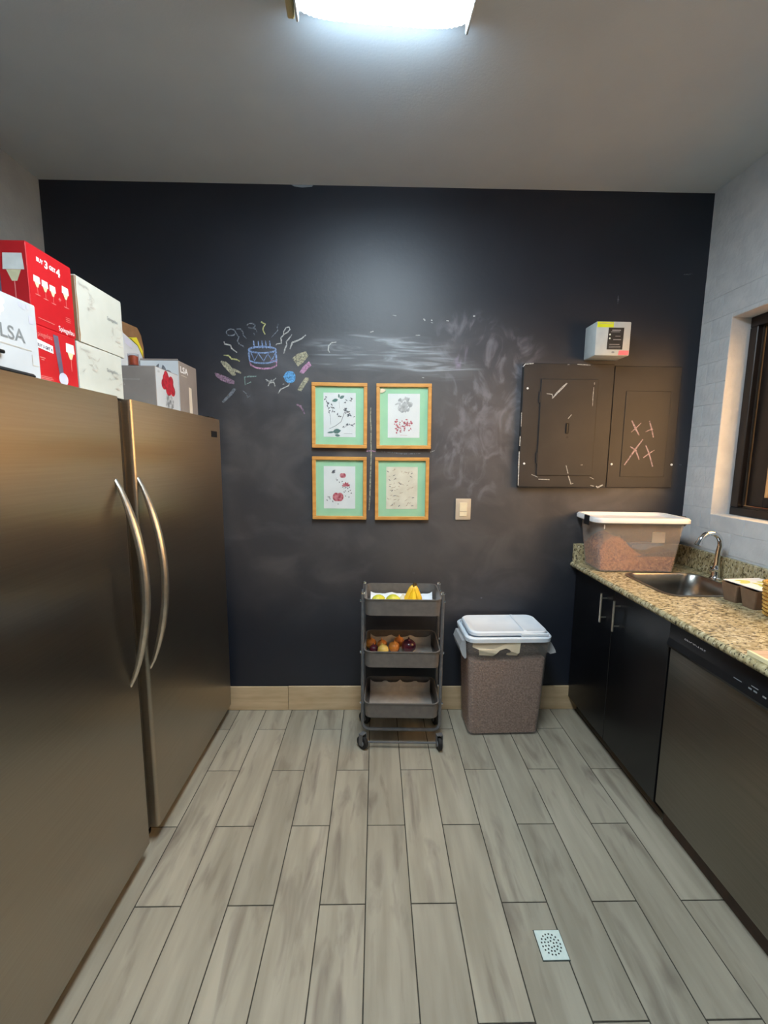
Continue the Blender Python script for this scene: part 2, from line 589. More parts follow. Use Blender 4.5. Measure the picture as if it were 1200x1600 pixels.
def chalkboard_material():
    """black chalkboard paint; rubbed-in chalk dust lies where hands reach and in wiped smears"""
    m = pm('chalkboard', (22, 27, 39), (27, 32, 44), 3, 0.48, bump=0.05, spec=0.62, bscale=45, detail=5)
    nt = m.node_tree
    N, L = nt.nodes, nt.links
    tc = [n for n in N if n.type == 'TEX_COORD'][0]
    mx0 = [n for n in N if n.type == 'MIX'][0]
    cur = mx0.outputs[2]
    def mathn(op, a, b=None):
        n = N.new('ShaderNodeMath')
        n.operation = op
        for i, q in enumerate((a, b)):
            if q is None:
                continue
            if isinstance(q, (int, float)):
                n.inputs[i].default_value = q
            else:
                L.new(q, n.inputs[i])
        return n.outputs[0]
    def noise(scale, st, dist=0.0, detail=5, rot=0.0):
        mp = N.new('ShaderNodeMapping')
        mp.inputs['Scale'].default_value = st
        mp.inputs['Rotation'].default_value = (0, rot, 0)
        L.new(tc.outputs['Object'], mp.inputs['Vector'])
        n = N.new('ShaderNodeTexNoise')
        n.inputs['Scale'].default_value = scale
        n.inputs['Detail'].default_value = detail
        n.inputs['Distortion'].default_value = dist
        L.new(mp.outputs[0], n.inputs['Vector'])
        return n.outputs['Fac']
    def rng(v, a, b, c=0.0, d=1.0):
        r = N.new('ShaderNodeMapRange')
        r.interpolation_type = 'SMOOTHSTEP'
        r.inputs['From Min'].default_value = a
        r.inputs['From Max'].default_value = b
        r.inputs['To Min'].default_value = c
        r.inputs['To Max'].default_value = d
        L.new(v, r.inputs['Value'])
        return r.outputs[0]
    def tint(fac, col):
        nonlocal cur
        x = N.new('ShaderNodeMix')
        x.data_type = 'RGBA'
        x.inputs[7].default_value = lin(col)
        L.new(fac, x.inputs[0])
        L.new(cur, x.inputs[6])
        cur = x.outputs[2]
    def blob(cx, cz, rx, rz, ang=0.0):
        mp = N.new('ShaderNodeMapping')
        mp.vector_type = 'TEXTURE'
        mp.inputs['Location'].default_value = (cx, 2.335, cz)
        mp.inputs['Rotation'].default_value = (0, R(ang), 0)
        mp.inputs['Scale'].default_value = (rx, 5, rz)
        L.new(tc.outputs['Object'], mp.inputs['Vector'])
        g = N.new('ShaderNodeTexGradient')
        g.gradient_type = 'SPHERICAL'
        L.new(mp.outputs[0], g.inputs['Vector'])
        return g.outputs['Fac']
    # wiped-in dust, cloudy
    cloud = rng(noise(2.0, (1, 1, 1), 0.7, 4), 0.30, 0.75)
    swirl = rng(noise(3.4, (1, 1, 1.5), 1.2, 4), 0.42, 0.80)
    dust = None
    for b in ((0.42, 1.35, 1.15, 1.05, 0.85), (-0.45, 1.35, 0.85, 0.95, 0.7), (1.05, 1.45, 0.75, 0.7, 0.8), (0.2, 0.9, 0.9, 0.45, 0.5)):
        g = mathn('MULTIPLY', rng(blob(*b[:4]), 0.0, 0.55), b[4])
        dust = g if dust is None else mathn('MAXIMUM', dust, g)
    tint(mathn('MULTIPLY', dust, mathn('ADD', mathn('MULTIPLY', cloud, 0.50), 0.42)), (90, 86, 85))
    tint(mathn('MULTIPLY', mathn('MULTIPLY', dust, swirl), 0.30), (122, 118, 118))
    # horizontal wiped streaks above the pictures
    streak = rng(noise(3.2, (1.1, 1, 11), 0.9, 5, 0.03), 0.46, 0.72)
    band = None
    for b in ((0.02, 2.03, 0.46, 0.11, 2), (-0.10, 1.985, 0.34, 0.06, -2), (0.30, 1.97, 0.3, 0.09, 8)):
        g = rng(blob(*b), 0.0, 0.5)
        band = g if band is None else mathn('MAXIMUM', band, g)
    tint(mathn('MULTIPLY', mathn('MULTIPLY', band, mathn('ADD', streak, 0.16)), 0.7), (160, 168, 176))
    # swirling smear to the right of the pictures
    sw = rng(noise(4.2, (1.4, 1, 1), 2.6, 5), 0.44, 0.70)
    band = None
    for b in ((0.50, 2.03, 0.26, 0.24, 20), (0.56, 1.86, 0.22, 0.22, 0), (0.66, 1.98, 0.3, 0.2, 0), (0.52, 1.52, 0.24, 0.36, -10), (0.72, 1.75, 0.12, 0.2, 0)):
        g = rng(blob(*b), 0.0, 0.5)
        band = g if band is None else mathn('MAXIMUM', band, g)
    tint(mathn('MULTIPLY', mathn('MULTIPLY', band, mathn('ADD', sw, 0.12)), 0.5), (132, 130, 140))
    tint(mathn('MULTIPLY', mathn('MULTIPLY', rng(blob(0.46, 1.99, 0.06, 0.13, 12), 0, 0.5), sw), 0.6), (168, 146, 182))
    # dust around the birthday drawing
    g = mathn('MAXIMUM', rng(blob(-0.60, 1.90, 0.34, 0.2), 0, 0.6), rng(blob(-0.55, 1.80, 0.3, 0.1), 0, 0.6))
    tint(mathn('MULTIPLY', mathn('MULTIPLY', g, cloud), 0.4), (112, 116, 124))
    L.new(cur, N['Principled BSDF'].inputs['Base Color'])
chalkboard_material()

# ------------------------------------------------------------------ room shell
floor = struct(obj('floor', box(BM(), XL, XR + 0.0, YF, YB, -0.10, -0.0025), 'grout'))
# each wood-look tile is a piece of its own, half-offset rows
full = bmesh.new()
g_ = 0.0019
box(full, g_, PW - g_, g_, PL - g_, -0.0024, 0.0, 0.0008, 1)
bmesh.ops.recalc_face_normals(full, faces=full.faces)
plank_me = bpy.data.meshes.new('floor_tile')
full.to_mesh(plank_me)
full.free()
plank_me.materials.append(MATS['wood_tile'])
c0 = int(math.floor((XL - FX0) / PW))
c1 = int(math.ceil((XR - FX0) / PW))
for c in range(c0, c1 + 1):
    xa, xb = FX0 + c * PW, FX0 + (c + 1) * PW
    if xb < XL + 0.02 or xa > XR - 0.02:
        continue
    off = 0.0 if c % 2 == 0 else PL / 2
    k = -1
    while True:
        ytop = FY0 - off - (k) * PL
        ybot = ytop - PL
        k += 1
        if ytop < -0.45:
            break
        if ybot > YB:
            continue
        a, b = max(xa, XL), min(xb, XR)
        t, u = min(ytop, YB), max(ybot, -2.2)
        if t - u < 0.02 or b - a < 0.02:
            continue
        if abs(t - u - PL) < 1e-4 and abs(b - a - PW) < 1e-4:
            o = bpy.data.objects.new('floor_tile', plank_me)
            C.objects.link(o)
            o.location = (xa, ybot, 0)
        else:
            o = obj('floor_tile', box(BM(), g_, b - a - g_, g_, t - u - g_, -0.0024, 0.0, 0.0008, 1), 'wood_tile', loc=(a, u, 0))
        o.parent = floor

struct(obj('ceiling', box(BM(), XL - 0.15, XR + 0.17, YF - 0.15, YB + 0.12, ZC, ZC + 0.12), 'ceiling_paint'))
wall_back = struct(obj('wall_back', box(BM(), XL - 0.15, XR + 0.17, YB, YB + 0.12, -0.1, ZC), 'chalkboard'))
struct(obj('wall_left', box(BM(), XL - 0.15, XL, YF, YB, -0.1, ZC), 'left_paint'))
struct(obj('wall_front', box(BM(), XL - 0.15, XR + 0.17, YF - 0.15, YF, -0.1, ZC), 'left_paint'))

# right wall: painted brick with a recessed window
WY0, WY1, WZ0, WZ1 = 0.75, 2.135, 1.20, 2.165
bm = BM()
X2 = XR + 0.17
box(bm, XR, X2, YF, YB, -0.1, WZ0)
box(bm, XR, X2, YF, YB, WZ1, ZC)
box(bm, XR, X2, YF, WY0, WZ0, WZ1)
box(bm, XR, X2, WY1, YB, WZ0, WZ1)
wall_right = struct(obj('wall_right', bm, 'wall_paint'))
CH, BL = 0.1065, 0.27
brick_cache = {}
def brick(y0, y1, z0, z1):
    if y1 - y0 < 0.02 or z1 - z0 < 0.015:
        return
    key = (round(y1 - y0, 3), round(z1 - z0, 3))
    if key not in brick_cache:
        t = BM()
        box(t, -0.0022, 0.001, 0.0012, key[0] - 0.0012, 0.0012, key[1] - 0.0012, 0.0008, 1)
        bmesh.ops.recalc_face_normals(t, faces=t.faces)
        me = bpy.data.meshes.new('brick')
        t.to_mesh(me)
        t.free()
        me.materials.append(MATS['wall_paint'])
        brick_cache[key] = me
    o = bpy.data.objects.new('brick', brick_cache[key])
    C.objects.link(o)
    o.location = (XR - 0.0002, y0, z0)
    o.parent = wall_right
row = 0
z = 1.015
while z < 2.34:
    z1 = min(z + CH, ZC)
    y = YB - (BL / 2 if row % 2 else 0.07) + BL
    while y > 0.55:
        a, b = max(y - BL, 0.5), min(y, YB)
        y -= BL
        if z1 <= WZ0 + 1e-4 or z >= WZ1 - 1e-4 or b <= WY0 or a >= WY1:
            brick(a, b, z, z1)
            continue
        if b > WY1:
            brick(WY1, b, z, z1)
        if a < WY0:
            brick(a, WY0, z, z1)
        aa, bb = max(a, WY0), min(b, WY1)
        if z < WZ0:
            brick(aa, bb, z, WZ0)
        if z1 > WZ1:
            brick(aa, bb, WZ1, z1)
    z += CH
    row += 1

# window: dark brown sliding window set back in the reveal
win = bpy.data.objects.new('window_1', None)
C.objects.link(win)
win.location = (XR + 0.092, WY0, WZ0)
win['kind'] = 'structure'
win['label'] = 'dark brown sliding window recessed in the white brick wall'
WW, WH = WY1 - WY0, WZ1 - WZ0
def win_part(name, y0, y1, z0, z1, x0, x1, mat='window_brown', bev=0.003):
    return obj(name, box(BM(), x0, x1, y0, y1, z0, z1, bev, 1) if bev else box(BM(), x0, x1, y0, y1, z0, z1), mat, win)
win_part('frame_rail', 0.001, WW - 0.001, 0.001, 0.04, 0.0, 0.07)
win_part('frame_rail', 0.001, WW - 0.001, WH - 0.05, WH - 0.001, 0.0, 0.07)
win_part('frame_stile', 0.001, 0.045, 0.04, WH - 0.05, 0.0, 0.07)
win_part('frame_stile', WW - 0.045, WW - 0.001, 0.04, WH - 0.05, 0.0, 0.07)
win_part('track', WW - 0.052, WW - 0.045, 0.04, WH - 0.05, 0.026, 0.032, 'track_metal', 0)
win_part('track', 0.045, WW - 0.045, 0.04, 0.05, 0.026, 0.032, 'track_metal', 0)
for (a, b, xo) in ((0.045, WW / 2 + 0.025, 0.006), (WW / 2 - 0.025, WW - 0.052, 0.036)):
    sash = win_part('sash', a, a + 0.05, 0.05, WH - 0.05, xo, xo + 0.022)
    sw2 = 0.05 if xo < 0.02 else 0.095
    for (y0, y1, z0, z1, nm) in ((b - sw2, b, 0.05, WH - 0.05, 'sash_stile'), (a + 0.05, b - sw2, 0.05, 0.10, 'sash_rail'), (a + 0.05, b - sw2, WH - 0.10, WH - 0.05, 'sash_rail')):
        s_ = obj(nm, box(BM(), xo, xo + 0.022, y0, y1, z0, z1, 0.003, 1), 'window_brown', sash)
    obj('pane', box(BM(), xo + 0.009, xo + 0.013, a + 0.048, b - sw2 + 0.002, 0.098, WH - 0.098), 'window_glass', sash)
# what lies beyond the window
struct(obj('wall_exterior', box(BM(), XR + 0.30, XR + 2.2, YB + 0.02, YB + 0.12, -0.1, 3.0), 'outside_brown'))
struct(obj('glow_post_1', box(BM(), XR + 0.49, XR + 0.62, YB - 0.03, YB + 0.018, -0.1, 1.60, 0.01), 'outside_glow_paint'))  # added orange post, its colour stands in for a warm-lit patch outside
struct(obj('floor_exterior', box(BM(), XR + 0.17, XR + 6, -5, YB + 0.02, -0.2, -0.1), 'outside_ground'))

# baseboard of wood-look tiles
bb = struct(obj('baseboard_back', box(BM(), XL + 0.002, 1.20, YB - 0.004, YB - 0.0005, 0.001, 0.140), 'grout'))
xs = [XL + 0.002, -1.115, -0.505, 0.105, 0.715, 1.20]
for a, b in zip(xs, xs[1:]):
    obj('baseboard_tile', box(BM(), 0.001, b - a - 0.001, 0, 0.010, 0.0, 0.146 + random.uniform(-.002, .002), 0.0015, 1), 'baseboard_tile', bb,
        loc=(a, YB - 0.0125, 0.0012))

# ------------------------------------------------------------------ chalk on the wall
CHALK = [
    ('cake', 'blue', 0.0094, [(-0.529, 2.032), (-0.533, 2.027), (-0.543, 2.023), (-0.559, 2.019), (-0.58, 2.016), (-0.602, 2.015), (-0.624, 2.016), (-0.644, 2.018), (-0.66, 2.021), (-0.67, 2.025), (-0.674, 2.03), (-0.67, 2.035), (-0.66, 2.039), (-0.643, 2.043), (-0.623, 2.045), (-0.601, 2.047), (-0.579, 2.046), (-0.559, 2.044), (-0.543, 2.041), (-0.533, 2.037), (-0.529, 2.032)]),
    ('cake', 'blue', 0.0106, [(-0.67, 2.035), (-0.672, 2.007), (-0.67, 1.975)]),
    ('cake', 'blue', 0.0094, [(-0.53, 2.032), (-0.53, 2.0), (-0.529, 1.972)]),
    ('cake', 'blue', 0.01, [(-0.67, 1.975), (-0.644, 1.966), (-0.606, 1.963), (-0.568, 1.965), (-0.532, 1.977)]),
    ('cake', 'blue', 0.0075, [(-0.661, 2.016), (-0.644, 1.975), (-0.623, 2.012), (-0.596, 1.974), (-0.574, 2.011), (-0.553, 1.979), (-0.532, 2.018)]),
    ('cake', 'pink', 0.0081, [(-0.67, 1.97), (-0.663, 1.952), (-0.635, 1.939), (-0.597, 1.935), (-0.559, 1.938), (-0.53, 1.951), (-0.528, 1.972)]),
    ('cake', 'pink', 0.0094, [(-0.563, 1.974), (-0.524, 1.981)]),
    ('cake', 'pink', 0.0078, [(-0.558, 1.967), (-0.525, 1.974)]),
    ('cake', 'blue', 0.0088, [(-0.646, 2.076), (-0.645, 2.058), (-0.643, 2.037)]),
    ('cake', 'blue', 0.0063, [(-0.622, 2.076), (-0.621, 2.058), (-0.619, 2.038)]),
    ('cake', 'blue', 0.0063, [(-0.603, 2.077), (-0.601, 2.058), (-0.599, 2.038)]),
    ('cake', 'blue', 0.0063, [(-0.584, 2.077), (-0.582, 2.059), (-0.58, 2.038)]),
    ('cake', 'blue', 0.0063, [(-0.563, 2.077), (-0.561, 2.059), (-0.559, 2.038)]),
    ('squiggle', 'grey', 0.0063, [(-0.739, 2.117), (-0.74, 2.112), (-0.744, 2.107), (-0.749, 2.103), (-0.756, 2.101), (-0.763, 2.1), (-0.77, 2.101), (-0.777, 2.103), (-0.782, 2.106), (-0.785, 2.111), (-0.786, 2.116), (-0.785, 2.121), (-0.781, 2.126), (-0.776, 2.129), (-0.769, 2.132), (-0.762, 2.133), (-0.755, 2.132), (-0.748, 2.13), (-0.743, 2.126), (-0.74, 2.122), (-0.739, 2.117), (-0.734, 2.109), (-0.722, 2.093), (-0.73, 2.075), (-0.721, 2.057), (-0.703, 2.05), (-0.694, 2.041)]),
    ('squiggle', 'grey', 0.0063, [(-0.733, 2.134), (-0.712, 2.134), (-0.7, 2.118), (-0.699, 2.103), (-0.683, 2.087)]),
    ('squiggle', 'grey', 0.0063, [(-0.678, 2.15), (-0.677, 2.154), (-0.674, 2.157), (-0.67, 2.159), (-0.666, 2.161), (-0.66, 2.162), (-0.654, 2.162), (-0.649, 2.162), (-0.644, 2.16), (-0.64, 2.158), (-0.637, 2.155), (-0.636, 2.152), (-0.637, 2.149), (-0.639, 2.145), (-0.642, 2.143), (-0.647, 2.141), (-0.652, 2.139), (-0.658, 2.139), (-0.664, 2.139), (-0.669, 2.141), (-0.673, 2.143), (-0.634, 2.135), (-0.627, 2.119)]),
    ('squiggle', 'grey', 0.0063, [(-0.644, 2.115), (-0.64, 2.103)]),
    ('squiggle', 'yellow', 0.0081, [(-0.605, 2.171), (-0.595, 2.165), (-0.582, 2.161), (-0.594, 2.143), (-0.596, 2.129), (-0.585, 2.109)]),
    ('squiggle', 'yellow', 0.0125, [(-0.604, 2.171), (-0.596, 2.167)]),
    ('squiggle', 'grey', 0.005, [(-0.515, 2.162), (-0.521, 2.146), (-0.518, 2.13), (-0.535, 2.112), (-0.552, 2.095)]),
    ('squiggle', 'white', 0.0063, [(-0.531, 2.055), (-0.525, 2.062), (-0.502, 2.065), (-0.501, 2.083), (-0.504, 2.092), (-0.488, 2.108), (-0.488, 2.124), (-0.475, 2.144), (-0.459, 2.148), (-0.455, 2.135), (-0.467, 2.122), (-0.486, 2.11)]),
    ('squiggle', 'white', 0.0069, [(-0.49, 2.013), (-0.483, 2.037), (-0.473, 2.058), (-0.475, 2.074), (-0.46, 2.09), (-0.445, 2.11)]),
    ('squiggle', 'white', 0.0075, [(-0.457, 2.036), (-0.449, 2.058), (-0.444, 2.07), (-0.418, 2.079), (-0.394, 2.091), (-0.372, 2.109)]),
    ('squiggle', 'white', 0.0069, [(-0.801, 2.07), (-0.797, 2.058), (-0.767, 2.052), (-0.762, 2.036), (-0.735, 2.016)]),
    ('squiggle', 'yellow', 0.0069, [(-0.805, 2.001), (-0.78, 2.0), (-0.764, 1.983), (-0.741, 1.981), (-0.722, 1.972)]),
    ('firework', 'cream', 0.0141, [(-0.819, 1.971), (-0.801, 1.948), (-0.774, 1.918), (-0.761, 1.9)]),
    ('firework', 'cream', 0.0141, [(-0.812, 1.969), (-0.795, 1.948), (-0.769, 1.918), (-0.756, 1.9)]),
    ('firework', 'cream', 0.0141, [(-0.805, 1.967), (-0.788, 1.948), (-0.763, 1.918), (-0.752, 1.9)]),
    ('firework', 'cream', 0.0141, [(-0.8, 1.966), (-0.782, 1.948), (-0.759, 1.918), (-0.749, 1.9)]),
    ('firework', 'cream', 0.0156, [(-0.783, 1.937), (-0.75, 1.926), (-0.717, 1.912)]),
    ('firework', 'mauve', 0.0141, [(-0.855, 1.91), (-0.823, 1.895), (-0.785, 1.879), (-0.755, 1.865)]),
    ('firework', 'mauve', 0.0141, [(-0.852, 1.904), (-0.823, 1.887), (-0.785, 1.871), (-0.755, 1.862)]),
    ('firework', 'mauve', 0.0141, [(-0.849, 1.899), (-0.823, 1.881), (-0.786, 1.865), (-0.755, 1.859)]),
    ('firework', 'grey', 0.0125, [(-0.756, 1.832), (-0.781, 1.802), (-0.821, 1.76)]),
    ('firework', 'grey', 0.0125, [(-0.749, 1.83), (-0.774, 1.802), (-0.817, 1.76)]),
    ('firework', 'cream', 0.0141, [(-0.443, 1.987), (-0.414, 2.008), (-0.371, 2.022)]),
    ('firework', 'cream', 0.0141, [(-0.437, 1.978), (-0.409, 1.999), (-0.369, 2.018)]),
    ('firework', 'cream', 0.0141, [(-0.431, 1.969), (-0.404, 1.99), (-0.367, 2.014)]),
    ('firework', 'cream', 0.0141, [(-0.425, 1.96), (-0.399, 1.981), (-0.365, 2.01)]),
    ('firework', 'cream', 0.0141, [(-0.419, 1.952), (-0.394, 1.973), (-0.363, 2.007)]),
    ('firework', 'pink', 0.0125, [(-0.406, 1.918), (-0.384, 1.948), (-0.355, 1.972)]),
    ('firework', 'pink', 0.0125, [(-0.399, 1.915), (-0.377, 1.945), (-0.351, 1.965)]),
    ('firework', 'pink', 0.0125, [(-0.392, 1.913), (-0.37, 1.942), (-0.348, 1.958)]),
    ('firework', 'cream', 0.0125, [(-0.418, 1.827), (-0.395, 1.862), (-0.373, 1.893)]),
    ('firework', 'cream', 0.0125, [(-0.412, 1.825), (-0.388, 1.86), (-0.366, 1.891)]),
    ('firework', 'cream', 0.0125, [(-0.405, 1.823), (-0.382, 1.858), (-0.36, 1.889)]),
    ('balloon', 'sky', 0.0125, [(-0.456, 1.894), (-0.456, 1.893), (-0.457, 1.891), (-0.458, 1.89), (-0.459, 1.889), (-0.46, 1.889), (-0.462, 1.889), (-0.463, 1.89), (-0.464, 1.891), (-0.465, 1.892), (-0.465, 1.894), (-0.465, 1.896), (-0.464, 1.897), (-0.463, 1.898), (-0.462, 1.899), (-0.46, 1.899), (-0.459, 1.899), (-0.457, 1.898), (-0.456, 1.897), (-0.456, 1.896), (-0.456, 1.894)]),
    ('balloon', 'sky', 0.0125, [(-0.448, 1.894), (-0.449, 1.89), (-0.451, 1.887), (-0.454, 1.884), (-0.457, 1.882), (-0.461, 1.882), (-0.464, 1.882), (-0.468, 1.884), (-0.47, 1.887), (-0.472, 1.89), (-0.472, 1.894), (-0.472, 1.898), (-0.47, 1.901), (-0.467, 1.904), (-0.464, 1.906), (-0.46, 1.906), (-0.456, 1.906), (-0.453, 1.904), (-0.451, 1.901), (-0.449, 1.898), (-0.448, 1.894)]),
    ('balloon', 'sky', 0.0125, [(-0.441, 1.894), (-0.442, 1.888), (-0.445, 1.883), (-0.449, 1.878), (-0.455, 1.875), (-0.461, 1.874), (-0.467, 1.875), (-0.472, 1.878), (-0.476, 1.882), (-0.479, 1.888), (-0.48, 1.894), (-0.478, 1.9), (-0.476, 1.905), (-0.471, 1.91), (-0.466, 1.913), (-0.46, 1.914), (-0.454, 1.913), (-0.449, 1.91), (-0.445, 1.906), (-0.442, 1.9), (-0.441, 1.894)]),
    ('balloon', 'sky', 0.0125, [(-0.435, 1.894), (-0.437, 1.886), (-0.44, 1.879), (-0.446, 1.874), (-0.453, 1.87), (-0.461, 1.869), (-0.469, 1.87), (-0.475, 1.873), (-0.481, 1.879), (-0.484, 1.886), (-0.485, 1.894), (-0.484, 1.902), (-0.48, 1.909), (-0.475, 1.914), (-0.468, 1.918), (-0.46, 1.919), (-0.452, 1.918), (-0.445, 1.915), (-0.44, 1.909), (-0.436, 1.902), (-0.435, 1.894)]),
    ('balloon', 'sky', 0.0125, [(-0.495, 1.896), (-0.479, 1.894)]),
    ('balloon', 'white', 0.0063, [(-0.461, 1.868), (-0.468, 1.85), (-0.494, 1.837), (-0.511, 1.83), (-0.524, 1.809)]),
    ('balloon', 'white', 0.0063, [(-0.499, 1.856), (-0.491, 1.859)]),
    ('scribble', 'mint', 0.0069, [(-0.637, 1.896), (-0.675, 1.894), (-0.699, 1.891), (-0.698, 1.852), (-0.666, 1.867)]),
    ('scribble', 'white', 0.0075, [(-0.589, 1.882), (-0.57, 1.869), (-0.551, 1.874), (-0.534, 1.888)]),
    ('scribble', 'white', 0.0075, [(-0.576, 1.846), (-0.57, 1.862), (-0.546, 1.867), (-0.54, 1.846)]),
    ('scribble', 'white', 0.0069, [(-0.56, 1.879), (-0.555, 1.863)]),
    ('scribble', 'white', 0.0063, [(-0.585, 1.872), (-0.561, 1.873)]),
    ('scribble', 'grey', 0.0063, [(-0.711, 1.821), (-0.69, 1.803), (-0.688, 1.786), (-0.671, 1.796)]),
    ('scribble', 'mauve', 0.0109, [(-0.428, 1.753), (-0.407, 1.744), (-0.4, 1.728)]),
    ('scribble', 'mauve', 0.0094, [(-0.412, 1.749), (-0.395, 1.725), (-0.386, 1.702)]),
    ('cross', 'cream', 0.0075, [(-0.03, 1.741), (-0.032, 1.685), (-0.028, 1.628), (-0.029, 1.571), (-0.027, 1.508), (-0.029, 1.415), (-0.032, 1.328), (-0.033, 1.257), (-0.038, 1.183)]),
    ('cross', 'pink', 0.0075, [(-0.055, 1.507), (-0.027, 1.511), (-0.004, 1.506)]),
    ('cross', 'grey', 0.005, [(0.025, 1.508), (0.066, 1.503), (0.148, 1.495), (0.241, 1.498)]),
    ('cross', 'white', 0.005, [(0.296, 1.506), (0.319, 1.514)]),
    ('fleck', 'white', 0.0063, [(0.082, 2.214), (0.102, 2.21)]),
    ('fleck', 'white', 0.0094, [(0.244, 2.199), (0.253, 2.189)]),
    ('fleck', 'white', 0.0078, [(0.284, 2.193), (0.291, 2.19)]),
    ('fleck', 'white', 0.0078, [(0.365, 2.191), (0.377, 2.189)]),
    ('fleck', 'white', 0.0094, [(0.505, 2.216), (0.516, 2.215)]),
    ('fleck', 'white', 0.0078, [(-0.035, 2.127), (-0.018, 2.132)]),
    ('fleck', 'white', 0.0056, [(0.205, 2.115), (0.228, 2.115)]),
    ('fleck', 'white', 0.0063, [(0.242, 1.9), (0.253, 1.898)]),
    ('fleck', 'white', 0.0063, [(0.284, 2.18), (0.295, 2.178)]),
    ('fleck', 'white', 0.0069, [(-0.213, 2.075), (-0.237, 2.072), (-0.253, 2.057), (-0.256, 2.033), (-0.248, 2.022)]),
    ('fleck', 'grey', 0.0063, [(0.21, 0.827), (0.221, 0.826)]),
    ('fleck', 'grey', 0.0063, [(0.602, 0.681), (0.613, 0.68)]),
    ('fleck', 'grey', 0.0063, [(0.928, 0.388), (0.94, 0.386)]),
    ('fleck', 'grey', 0.0063, [(1.622, 2.438), (1.633, 2.436)]),
    ('fleck', 'grey', 0.0063, [(1.263, 2.309), (1.274, 2.307)]),
    ('fleck', 'grey', 0.0063, [(1.681, 1.449), (1.692, 1.447)]),
    ('fleck', 'grey', 0.0047, [(1.604, 2.437), (1.651, 2.441)]),
    ('fleck', 'grey', 0.0047, [(1.267, 2.328), (1.267, 2.287)]),
]
PANEL_CHALK = [([(0.771, 1.955), (0.783, 1.969), (0.827, 1.973)], 0.0078), ([(1.008, 1.969), (1.019, 1.97)], 0.0063), ([(1.059, 1.971), (1.089, 1.97), (1.13, 1.968)], 0.005), ([(0.934, 1.793), (0.958, 1.822), (0.986, 1.851), (1.009, 1.873)], 0.0094), ([(0.902, 1.818), (0.932, 1.815), (0.937, 1.797)], 0.005), ([(1.155, 1.878), (1.155, 1.867)], 0.0078), ([(1.153, 1.853), (1.152, 1.802), (1.153, 1.755)], 0.005), ([(1.044, 1.711), (1.026, 1.689)], 0.0063), ([(0.776, 1.719), (0.777, 1.646)], 0.005), ([(0.775, 1.595), (0.775, 1.543)], 0.0069), ([(0.774, 1.513), (0.775, 1.431), (0.777, 1.329)], 0.0081), ([(1.031, 1.441), (1.045, 1.396)], 0.0063), ([(1.05, 1.384), (1.068, 1.339), (1.08, 1.343)], 0.0075), ([(0.887, 1.364), (0.948, 1.362)], 0.0075), ([(0.847, 1.39), (0.883, 1.375)], 0.005), ([(1.207, 1.329), (1.216, 1.321), (1.245, 1.336)], 0.01), ([(1.176, 1.332), (1.196, 1.328)], 0.0063), ([(1.169, 1.378), (1.193, 1.366)], 0.0056), ([(1.111, 1.443), (1.122, 1.444)], 0.0056)]
PANEL_DOTS = [(0.802, 1.845), (1.131, 1.838), (0.804, 1.448), (1.166, 1.479)]
COVER_CHALK = [([(1.384, 1.684), (1.404, 1.649), (1.431, 1.605)], 0.0094), ([(1.437, 1.672), (1.412, 1.646), (1.386, 1.622)], 0.0063), ([(1.481, 1.683), (1.497, 1.639), (1.511, 1.595)], 0.0094), ([(1.464, 1.624), (1.486, 1.635), (1.505, 1.638)], 0.0063), ([(1.454, 1.585), (1.412, 1.523), (1.363, 1.444)], 0.0088), ([(1.387, 1.545), (1.419, 1.526), (1.443, 1.474)], 0.0088), ([(1.472, 1.553), (1.493, 1.512), (1.521, 1.437)], 0.0094), ([(1.523, 1.527), (1.494, 1.508), (1.465, 1.485)], 0.0063)]
COVER_DOTS = [(1.293, 1.448), (1.627, 1.448)]
bms = {}
WALLF = face3('-Y', YB - 0.0008)
for grp, col, wd, pts in CHALK:
    bms.setdefault((grp, col), BM())
    ribbon(bms[(grp, col)], pts, wd, WALLF)
b = BM()
poly(b, [(-0.435, 2.829), (-0.325, 2.829), (-0.33, 2.822), (-0.38, 2.817), (-0.42, 2.822)], face3('-Y', YB - 0.0006))
obj('paint_chip', b, 'left_paint', wall_back, recalc=False)
CH_NAME = {'cake': 'chalk_cake', 'squiggle': 'chalk_squiggles', 'firework': 'chalk_sparks', 'balloon': 'chalk_balloon',
           'scribble': 'chalk_scribbles', 'cross': 'chalk_cross', 'fleck': 'chalk_flecks'}
for (grp, col), b in bms.items():
    obj(CH_NAME[grp], b, 'chalk_' + col, wall_back, recalc=False, kind='stuff')

# ------------------------------------------------------------------ framed prints
def frame(name, label, cx, cz, tilt, paper, prints):
    t = thing(name, label, 'picture', (cx, YB - 0.0015, cz), 0, 'four framed prints on the chalkboard wall')
    t.rotation_euler = (0, R(tilt), 0)
    W, H, fw = 0.295, 0.343, 0.019
    for (x0, x1, z0, z1) in ((-W/2, W/2, H/2 - fw, H/2), (-W/2, W/2, -H/2, -H/2 + fw), (-W/2, -W/2 + fw, -H/2 + fw, H/2 - fw), (W/2 - fw, W/2, -H/2 + fw, H/2 - fw)):
        obj('frame_rail', box(BM(), x0, x1, -0.022, 0, z0, z1, 0.002, 1), 'pine_frame', t)
    obj('mat_board', box(BM(), -W/2 + fw, W/2 - fw, -0.009, -0.004, -H/2 + fw, H/2 - fw), 'mat_green', t)
    pw, ph = 0.172, 0.232
    pp = obj('print_paper', box(BM(), -pw/2, pw/2, -0.0105, -0.0092, -ph/2 + 0.004, ph/2 + 0.004), paper, t)
    f = face3('-Y', -0.0108)
    for nm, mat, fn in prints:
        b = BM()
        fn(b, f)
        obj(nm, b, mat, pp, recalc=False, kind='stuff')
    obj('glass', box(BM(), -W/2 + fw, W/2 - fw, -0.0135, -0.0125, -H/2 + fw, H/2 - fw), 'picture_glass', t)
    return t

